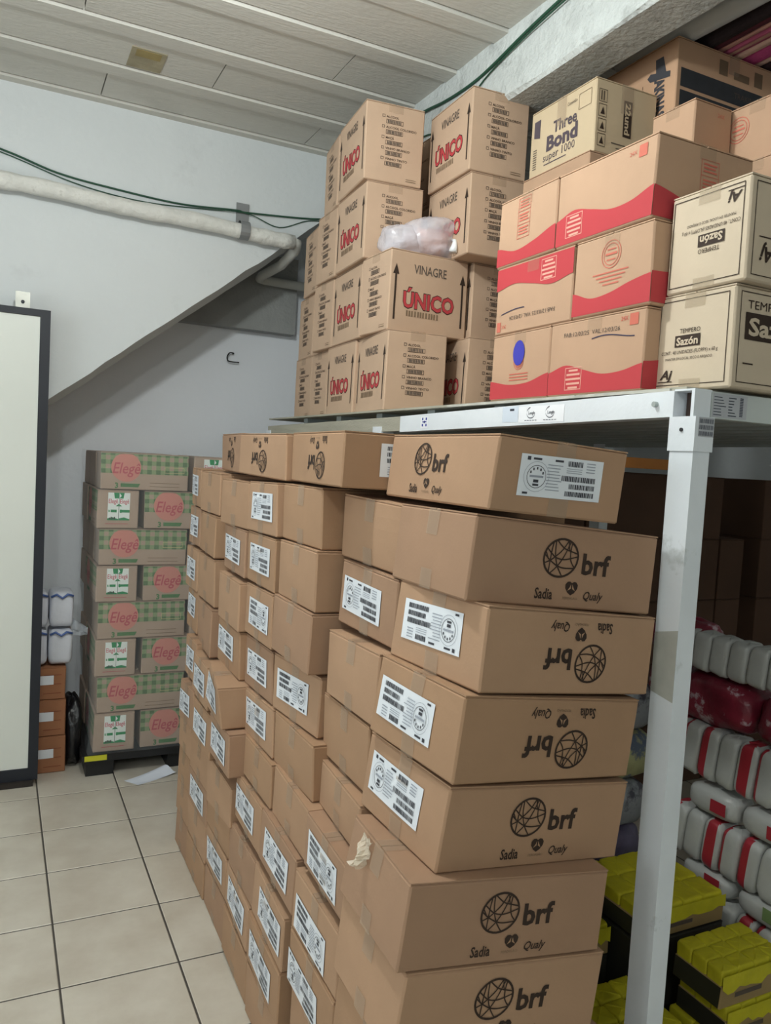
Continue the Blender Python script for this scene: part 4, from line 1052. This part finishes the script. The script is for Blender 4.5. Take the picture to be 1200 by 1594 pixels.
# ------------------------------------------------------------------ milk boxes on the pallet
def milk():
    km = K_MILK(); gd = mat('gingham_dark', '#5d7652', 0.75, 0.05); gl = mat('gingham_mid', '#86976f', 0.75, 0.05); pk = mat('ink_pink', '#c98578', 0.75, 0.06); pr = mat('ink_rose', '#b4525a', 0.75, 0.05)
    gg = mat('ink_green', '#4f7a4b', 0.75, 0.05); wh = mat('carton_white', '#e6ede8', 0.5, 0.02); gr = mat('carton_green', '#1f8a52', 0.5, 0.05); rd = mat('carton_red', '#c4475a', 0.5, 0.05)
    def longface(c, face, w, u_off=0.0):
        W, H = c.fdim(face); s_ = 0.0215; nrow = 5
        v0 = H*0.45
        n = int(W/s_)
        for i in range(n+1):
            u0, u1 = i*s_, min((i+1)*s_, W)
            if u1-u0 < 0.003: continue
            for j in range(nrow):
                a, b = v0+j*s_, min(v0+(j+1)*s_, H-0.001)
                if b-a < 0.002: continue
                if i % 2 == 0 and j % 2 == 0: mm = gd
                elif i % 2 == 1 and j % 2 == 1: continue
                else: mm = gl if (i+j) % 2 else gd
                c.quad(face, u0, a, u1, b, mm)
        cu, cv, r = W*0.28, H*0.62, H*0.40
        c.poly(face, [(cu+r*math.cos(t*2*PI/28), max(0.01, min(H-0.002, cv+r*math.sin(t*2*PI/28)))) for t in range(28)], pk, 0.0016)
        c.text(face, 'Elegê', cu, cv-0.002, 0.055, pr, bold=0.01, width=0.125, shear=0.2, off=0.0021)
        c.text(face, '3', W*0.175, H*0.12, 0.026, gg, bold=0.04); c.quad(face, W*0.22, H*0.075, W*0.42, H*0.175, gg); c.poly(face, [(W*0.42, H*0.075), (W*0.44, H*0.175), (W*0.42, H*0.175)], gg)
        c.quad(face, W*0.55, H*0.20, W*0.9, H*0.215, INK_SOFT()); c.quad(face, W*0.55, H*0.10, W*0.9, H*0.115, INK_SOFT())
        c.frame(face, W*0.72, H*0.50, W*0.95, H*0.66, 0.002, mat('ink_cream', '#c9b98a', 0.8, 0.05), off=0.0017)
    def endface(c, face):
        W, H = c.fdim(face)
        for s_ in (0, 1):
            u0 = W*0.25+s_*W*0.27; u1 = u0+W*0.26
            c.quad(face, u0, H*0.22, u1, H*0.95, wh, 0.0014)
            c.poly(face, [(u0, H*0.22), (u1, H*0.22), (u1, H*0.25), (u0+(u1-u0)*0.5, H*0.30), (u0, H*0.27)], gr, 0.0018)
            c.quad(face, u0+0.004, H*0.43, u1-0.008*(1-s_), H*0.50, gr, 0.0018); c.text(face, '3', u0+0.010, H*0.465, 0.016, gr if s_ else wh, off=0.0022, bold=0.03)
            c.text(face, 'Elegê', (u0+u1)/2, H*0.73, 0.022, rd, width=W*0.22, bold=0.01, off=0.0018)
            c.poly(face, [(u0 if s_ else u1-W*0.10, H*0.80), (u0+W*0.10 if s_ else u1, H*0.80), (u0 if s_ else u1, H*0.95), ((u0+W*0.12) if s_ else u1-W*0.12, H*0.95)][::1 if not s_ else 1], gr, 0.0018)
            c.poly(face, [(u0 if s_ else u1-W*0.07, H*0.59), (u0+W*0.07 if s_ else u1, H*0.59), (u0 if s_ else u1, H*0.66)], gr, 0.0018)
        for k in range(4): c.quad(face, W*(0.29+0.04*k), H*0.24, W*(0.315+0.04*k), H*(0.29+0.02*(k % 2)), mat('cow_black', '#2b2f30', 0.6), 0.0022)
        c.quad(face, W*0.51, H*0.22, W*0.523, H*0.95, mat('seam_grey', '#7a8a80', 0.6), 0.0022)
        c.quad(face, W*0.2, H*0.12, W*0.75, H*0.135, pr)
    zs = [0.113, 0.306, 0.490, 0.672, 0.856, 1.034, 1.214, 1.402, 1.583]
    L, Wd = 0.42, 0.195; cnt = 0
    film = mat('stretch_film', '#d0d8da', 0.08, 0.05, 6, 1.0, 16, alpha=0.10)
    names = ['bottom', 'second', 'third', 'fourth', 'fifth', 'sixth', 'seventh', 'top']
    R = random.Random(21)
    for k in range(8):
        z0, z1 = zs[k], zs[k+1]; h = z1-z0-0.003
        xo = 0.444 + 0.012*math.sin(k*1.7) if k < 7 else 0.446
        xo = [0.458, 0.462, 0.452, 0.456, 0.446, 0.448, 0.440, 0.446][k]
        if k % 2 == 1: items = [('L', xo, L), ('E', xo+L+0.022, Wd), ('L2', xo+L+Wd+0.03, L)]
        else: items = [('E', xo-0.006, Wd), ('L', xo+Wd+0.02, L), ('E2', xo+Wd+L+0.05, Wd)]
        for depth in (0, 1):
            for (tp, x, w_) in items:
                if depth == 1 and tp in ('L2', 'E2', 'E'): 
                    if not (tp == 'E' and x < 0.5): continue
                y = 3.98+depth*0.44-(0.006 if tp == 'E' and depth == 0 else 0)
                dy = (0.42 if depth == 0 else 0.29) if tp[0] == 'E' else (0.205 if depth == 0 else 0.29)
                root = empty('milk_box', (x, y, z0), Matrix.Rotation(R.uniform(-0.012, 0.012), 4, 'Z'))
                c = Carton((w_-0.004, dy, h-0.003), 700+cnt, 0.002, 0.0); c.body(km)
                if depth == 0:
                    (longface if tp[0] == 'L' else endface)(c, '-y', w_)if tp[0] == 'L' else endface(c, '-y')
                    longface(c, '-x', 0) if tp[0] == 'E' and x < 0.5 else None
                c.mb.build('carton_body', root); flaps(c, root, km, 'x', seed=cnt); cnt += 1
                side = 'gingham side out' if tp[0] == 'L' else 'picture end out'
                where = {'L': 'left' if k % 2 else 'right of the end box', 'E': 'left' if k % 2 == 0 else 'half hidden by brown cartons', 'L2': 'far right and hidden', 'E2': 'far right and hidden'}[tp]
                tag(root, 'milk box, %s, %s, %s layer%s' % (side, where, names[k], '' if depth == 0 else ' at back'), 'box', 'milk boxes on the black pallet')
        if k % 2 == 1:   # backing filler row behind long boxes
            for (x, w_) in ((xo, Wd), (xo+Wd+0.01, Wd)):
                root = empty('milk_box', (x, 4.19, z0)); c = Carton((w_-0.004, 0.222, h-0.003), 800+cnt, 0.002, 0.002); c.body(km); c.mb.build('carton_body', root); flaps(c, root, km, 'x', seed=cnt); cnt += 1
                tag(root, 'milk box in the middle of the %s layer behind the gingham box, %s one' % (names[k], 'left' if x == xo else 'right'), 'box', 'milk boxes on the black pallet')
    # stretch film
    mb = MB(); R = random.Random(3)
    x0, x1, y0, y1 = 0.428, 1.16, 3.958, 4.72
    pr_ = [(x0, y1), (x0-0.004, 4.4), (x0, y0), (0.68, y0-0.003), (0.9, y0-0.002), (x1+0.0, y0)]
    vs = []; nz = 40
    path = []
    for a, b in zip(pr_[:-1], pr_[1:]):
        for t in range(8): path.append((a[0]+(b[0]-a[0])*t/8, a[1]+(b[1]-a[1])*t/8))
    path.append(pr_[-1]); n = len(path)
    for j in range(nz+1):
        z = 0.11+(1.585-0.11)*j/nz
        for i, (a, b) in enumerate(path):
            w_ = 0.003*math.sin(j*1.9+i*0.7)+R.uniform(-0.003, 0.003)
            vs.append((a+(w_ if i < 16 else 0), b+(w_ if i >= 16 else 0), z))
    mb.add(vs, [(j*n+i, j*n+i+1, (j+1)*n+i+1, (j+1)*n+i) for j in range(nz) for i in range(n-1)], film)
    o = mb.build('stretch_film', smooth=True); tag(o, 'clear crinkled stretch film wrapped round the milk box stack', 'plastic wrap')
    # pallet
    root = empty('plastic_pallet', (0.40, 3.95, 0)); tag(root, 'black plastic pallet with yellow tag under the milk boxes', 'pallet')
    bk = mat('black_plastic', '#1b1c1e', 0.45, 0.1)
    mb = MB(); mb.box(0, 0, 0.075, 0.95, 0.77, 0.110, bk)
    for i in range(3):
        for j in range(3): mb.box(0.02+i*0.39, 0.02+j*0.3, 0.012, 0.15+i*0.39, 0.13+j*0.3, 0.075, bk)
    for i in range(3): mb.box(0.02+i*0.39, 0.02, 0.0, 0.15+i*0.39, 0.76, 0.012, bk)
    mb.build('pallet_body', root)
    mb = MB(); mb.box(0.012, -0.002, 0.082, 0.115, 0.0, 0.108, mat('yellow_tag', '#c9c62e', 0.5, 0.05)); t_ = mb.build('pallet_tag', root); t_['label'] = 'yellow tag'
milk()
o = None

def door_side_stack():
    bm = mat('kraft_reddish', '#9c6a4a', 0.85, 0.06, 6); R = random.Random(6)
    zs = [0.0, 0.185, 0.365, 0.525]
    for k in range(3):
        x1 = 0.335-0.004*k; root = empty('brown_box', (x1-0.30, 4.07, zs[k])); c = Carton((0.30, 0.24, zs[k+1]-zs[k]-0.005), 900+k, 0.002, 0.002); c.body(bm)
        for j in range(3): c.quad('-y', 0.2, 0.03+j*0.045, 0.28, 0.033+j*0.045, mat('ink_red_brown', '#7a3f2c', 0.8))
        c.mb.build('carton_body', root); flaps(c, root, bm, 'x', seed=k)
        mb = MB(); c.quad('-y', 0.15, 0.075, 0.245, 0.12, WHITE(), 0.002, mb); s_ = mb.build('paper_label', root)
        tag(root, 'reddish brown box with small white label, %s of three behind the door edge' % ('bottom', 'middle', 'top')[k], 'box', 'reddish boxes beside the door')
    wm = mat('pack_white', '#d8dce6', 0.4, 0.05, 8, 0.2, 30); bl = mat('pack_blue', '#4f6aa8', 0.4, 0.08)
    for row in range(2):
        for j in range(2):
            z = 0.527+row*0.185; x = 0.13+j*0.115+0.0*row
            root = empty('tissue_pack', (x, 4.08, z))
            blob('pack_body', None, (0.056, 0.09, 0.088), wm, row*3+j, 0.05, n=14, parent=root, sq=6, matrix=Matrix.Translation((0.056, 0.09, 0.09)))
            mb = MB(); mb.tube([(0.006, 0.002, 0.155), (0.03, -0.006, 0.168), (0.056, -0.007, 0.150), (0.08, -0.006, 0.168), (0.106, 0.002, 0.158)], 0.006, bl, 6); mb.build('pack_band', root, smooth=True)
            tag(root, 'white wrapped pack with blue band, %s row, %s, on the reddish boxes' % (('lower', 'upper')[row], ('nearer the door', 'away from the door')[j]), 'pack', 'white wrapped packs beside the door')
    mb = MB(); vs = []; n = 8; R = random.Random(2)
    for j in range(n+1):
        for i in range(n+1):
            u, v = i/n, j/n; vs.append((0.0+0.07*u, 0.01*math.sin(u*9+v*4), -0.03+0.10*v*(1-0.6*u)+0.01*math.sin(v*11)))
    mb.add(vs, [(j*(n+1)+i, j*(n+1)+i+1, (j+1)*(n+1)+i+1, (j+1)*(n+1)+i) for j in range(n) for i in range(n)], mat('torn_wrap', '#c3cad3', 0.3, 0.05, alpha=0.6))
    o = mb.build('torn_wrapper', smooth=True); o.location = (0.352, 4.10, 0.70); tag(o, 'torn clear wrapper sticking out from the white packs', 'plastic wrap')
door_side_stack()
def black_bag():
    o = blob('black_bag', (0.372, 4.22, 0.17), (0.045, 0.16, 0.168), mat('black_bag_plastic', '#17181b', 0.3, 0.2, 10, 0.6, 25), 33, 0.16, n=18, sq=3)
    tag(o, 'crumpled black plastic between the reddish boxes and the milk pallet', 'bag')
black_bag()

# ------------------------------------------------------------------ goods under the rack
def under_rack():
    wp = mat('rice_pack_white', '#b9bbb8', 0.35, 0.06, 10, 0.2, 30); rs = mat('rice_pack_red', '#a8303c', 0.4, 0.1)
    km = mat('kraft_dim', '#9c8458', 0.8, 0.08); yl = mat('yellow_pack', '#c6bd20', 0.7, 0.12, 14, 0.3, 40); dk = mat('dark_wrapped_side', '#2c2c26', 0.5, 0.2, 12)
    X = 2.10
    def pillow(root, r, m, mx, name='pack_body', sq=5, sd=0, band=None): return blob(name, None, r, m, sd, 0.05, n=14, parent=root, sq=sq, matrix=mx, band=band, fold=0.008)
    rows = [(0.09, 0.175, 1.42), (0.345, 0.165, 1.42), (0.625, 0.175, 1.46), (0.975, 0.13, 1.45)]
    rn = ['lowest', 'second', 'third', 'top']; cnt = 0
    for ri, (z, h, y0) in enumerate(rows):
        for k in range(7):
            y = y0+k*0.072; 
            root = empty('rice_pack', (X, y, z)); t = Matrix.Rotation(0.10, 4, 'X')
            bd = {0: (rs, 0.15, 1.2), 1: None, 2: (rs, -0.45, 0.3), 3: (rs, 0.4, 1.2)}[(cnt*3+ri) % 4] if ri != 3 else None
            pillow(root, (0.05, 0.036, h/2), wp, Matrix.Translation((0.05, 0.036, h/2)) @ t, sd=cnt, band=bd)
            tag(root, 'white packaged food standing in the %s row under the rack, %s from the near end' % (rn[ri], ORD[k+1]), 'pack', 'white and red packs under the rack'); cnt += 1
    # lying packs between the rows
    for i, (y, z, lab, mm) in enumerate(((1.45, 0.515, 'lying white pack with small blue print between two rows of standing packs', rs), (1.66, 0.512, 'lying white and red pack behind the printed one', rs), (1.44, 0.268, 'lying pale green printed pack on the lowest row of packs', mat('pack_green', '#7c9461', 0.4, 0.1)), (1.66, 0.264, 'lying white pack on the lowest row farther back', rs))):
        root = empty('rice_pack', (X, y, z)); pillow(root, (0.06, 0.10, 0.045 if i < 2 else 0.036), wp, Matrix.Translation((0.06, 0.10, 0.05 if i < 2 else 0.04)), sd=40+i, sq=3.5)
        mb = MB(); mb.add([(-0.003, 0.03, 0.03), (-0.003, 0.09, 0.03), (-0.003, 0.09, 0.07), (-0.003, 0.03, 0.07)], [(0,3,2,1)], mm); mb.build('printed_patch', root)
        tag(root, lab, 'pack')
    # dark red bags on top
    for i, (y, z, r) in enumerate(((1.80, 0.80, (0.09, 0.16, 0.085)), (1.50, 0.80, (0.09, 0.14, 0.085)), (1.98, 0.965, (0.09, 0.12, 0.08)), (2.02, 0.80, (0.09, 0.07, 0.08)))):
        o = blob('red_sack', (X+0.09, y, z+r[2]), r, mat('dark_red_sack', '#7c2436', 0.35, 0.5, 9, 0.5, 25, stain=('#c9b9c0', 12, 0.56, 0.06, 0.8)), 60+i, 0.15, n=16, sq=3)
        tag(o, ['dark red shiny sack on the third row of packs, second from the camera', 'dark red shiny sack on the third row nearest the camera', 'dark red sack higher up beside the top white packs', 'dark red sack farthest back on the third row'][i], 'sack', 'red sacks under the rack')
    # filler cartons beneath packs
    def case(name, x, y, z, dx, dy, h, lab, top=True, packs=(4, 3), sd=0):
        root = empty(name, (x, y, z)); c = Carton((dx, dy, h*0.62), sd, 0.002, 0.001); c.body(km if top else dk)
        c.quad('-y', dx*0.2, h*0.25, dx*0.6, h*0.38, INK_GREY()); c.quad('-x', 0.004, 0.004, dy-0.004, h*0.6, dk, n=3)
        c.mb.build('tray', root)
        for i in range(packs[0]):
            for j in range(packs[1]):
                w_, l = (dx-0.008)/packs[0], (dy-0.008)/packs[1]
                pillow(root, (w_*0.505, l*0.505, h*0.38), yl, Matrix.Translation((0.004+w_*(i+0.5), 0.004+l*(j+0.5), h*0.62)), 'yellow_packet', 9, i*5+j+sd)
        # torn yellow shrink over the front
        mb = MB(); vs = []; n = 12; R = random.Random(sd)
        for i in range(n+1):
            vs += [(dx*i/n, -0.003, h*0.9), (dx*i/n, -0.004, h*(0.62-R.uniform(0.02, 0.25)))]
        mb.add(vs, [(2*i, 2*i+1, 2*i+3, 2*i+2) for i in range(n)], yl); mb.build('torn_wrap', root)
        tag(root, lab, 'case', 'yellow topped cases on the floor under the rack')
    case('yellow_case', 1.75, 1.375, 0.207, 0.26, 0.165, 0.105, 'yellow topped case in front of the white packs, nearest lower right', sd=1)
    case('yellow_case', 1.70, 1.615, 0.262, 0.335, 0.30, 0.095, 'yellow topped case behind the rack post, against the white packs', sd=2)
    case('yellow_case', 1.47, 1.72, 0.175, 0.21, 0.24, 0.095, 'yellow topped case left of the rack post, farther back', sd=3)
    case('yellow_case', 1.38, 1.37, 0.0, 0.33, 0.30, 0.14, 'yellow topped case on the floor left of the post at the bottom edge', sd=4, packs=(4, 4))
    case('yellow_case', 1.76, 1.30, 0.0, 0.28, 0.26, 0.105, 'yellow topped case on the floor below the nearest right one', sd=5)
    case('yellow_case', 1.78, 1.375, 0.1045, 0.24, 0.17, 0.1, 'yellow topped case in the middle of the right hand pile', sd=6)
    def darkcase(x, y, z, dx, dy, h, lab):
        root = empty('dark_case', (x, y, z)); c = Carton((dx, dy, h-0.004), int(x*77+y*13), 0.002, 0.002); c.body(dk); c.mb.build('carton_body', root); flaps(c, root, dk, 'x'); tag(root, lab, 'case')
    darkcase(1.70, 1.62, 0.0, 0.34, 0.31, 0.258, 'dark wrapped case under the yellow case behind the post')
    darkcase(1.46, 1.72, 0.0, 0.22, 0.25, 0.172, 'dark case on the floor under the farther left yellow case')
    # grey bundles seen between the brown cartons and the post
    bg = mat('grey_plastic_bundle', '#8d9296', 0.35, 0.25, 9, 0.5, 25, stain=('#2e2b3a', 9, 0.52, 0.08, 0.9))
    for i in range(5):
        o = blob('plastic_bundle', (1.985+0.01*(i % 2), 2.15-0.008*i, 0.090+0.178*i), (0.145, 0.115, 0.088), (bg, mat('grey_violet_bundle', '#5f5970', 0.4, 0.4, 9, 0.5, 25), bg, mat('yellow_blue_bundle', '#a3a478', 0.4, 0.3, 9, 0.4, 25, stain=('#4a5a78', 11, 0.5, 0.06, 0.9)), bg)[i], 80+i, 0.1, n=16, sq=3.5)
        tag(o, ('lowest', 'second lowest', 'third', 'fourth', 'topmost')[i]+' plastic bundle seen between brown cartons and rack post', 'bundle', 'bundles under the rack')
    # brown cartons and wall deep under the rack
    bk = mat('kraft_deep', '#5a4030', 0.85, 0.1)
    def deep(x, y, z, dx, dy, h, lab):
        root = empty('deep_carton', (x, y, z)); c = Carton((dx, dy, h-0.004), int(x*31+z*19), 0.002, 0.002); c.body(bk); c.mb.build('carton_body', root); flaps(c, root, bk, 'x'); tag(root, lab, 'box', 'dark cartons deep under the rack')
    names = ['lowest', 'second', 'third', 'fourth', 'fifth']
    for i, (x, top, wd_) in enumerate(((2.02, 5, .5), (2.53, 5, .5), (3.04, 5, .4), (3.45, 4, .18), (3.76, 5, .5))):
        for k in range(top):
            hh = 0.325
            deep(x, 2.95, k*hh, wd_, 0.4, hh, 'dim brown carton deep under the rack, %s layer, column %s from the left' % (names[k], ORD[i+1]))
    mb = MB(); om = mat('orange_rack_paint', '#d98a3a', 0.5, 0.05); mb.box(-0.45, 0, 0, 0.32, 0.04, 0.05, om); mb.box(-0.45, 0.0, -0.03, -0.42, 0.04, 0.0, om)
    o = mb.build('orange_beam'); o.location = (2.80, 2.86, 1.645); tag(o, 'orange steel beam of another rack seen under the white rack', 'beam')
under_rack()

def upper_right():
    # rolled white sheet and folded dark and pink cloth by the ceiling
    mb = MB(); mb.tube([(0, 0, 0), (0.01, -0.3, 0.002), (0.03, -0.6, 0.0), (0.05, -0.95, 0.004)], [0.040, 0.043, 0.038, 0.042], mat('white_roll', '#cfd6d8', 0.5, 0.05, 6, 0.3, 20), 14)
    o = mb.build('rolled_sheet', smooth=True); o.location = (2.02, 2.34, 3.098); tag(o, 'rolled white sheet lying beside the concrete beam near the ceiling', 'roll')
    root = empty('folded_cloth', (2.105, 1.30, 3.054)); tag(root, 'folded maroon, beige and pink striped cloth near the ceiling', 'cloth')
    x = 0.0
    for i, (cc, w_) in enumerate((('#2c2022', 0.035), ('#5a2430', 0.03), ('#d8a596', 0.03), ('#b85a78', 0.012), ('#d8a596', 0.025), ('#b85a78', 0.012), ('#dcb3a0', 0.03), ('#cf4f8c', 0.075), ('#e0b8a8', 0.03), ('#3a2226', 0.06), ('#5a2430', 0.06))):
        blob('cloth_fold', None, (w_*0.53, 0.50, 0.05), mat('cloth_%d' % i, cc, 0.9, 0.10, 12, 0.4, 60), i, 0.04, n=12, parent=root, sq=5, matrix=Matrix.Translation((x+w_/2, 0.52, 0.056+0.004*(i % 3)))); x += w_
upper_right()

# lamp fixtures (aisle one above the frame, rear one added for the fill light)
def lamp_fixture(x, y, z, label):
    root = empty('ceiling_lamp', (x, y, z)); tag(root, label, 'lamp')
    mb = MB(); mb.tube([(0, 0, 0.085), (0, 0, ZC-z-0.002)], 0.014, mat('lamp_white', '#e8e8e8', 0.5, 0.02), 10); mb.tube([(0, 0, ZC-z-0.02), (0, 0, ZC-z-0.002)], 0.05, MATS['lamp_white'], 14); mb.tube([(0, 0, 0.07), (0, 0, 0.10)], 0.022, MATS['lamp_white'], 12)
    mb.build('lamp_holder', root)
lamp_fixture(0.24, 1.8, 2.95, 'bare bulb holder hanging from the ceiling over the aisle'); lamp_fixture(-0.6, -1.6, 2.90, 'added bulb holder for the fill light behind the viewer')
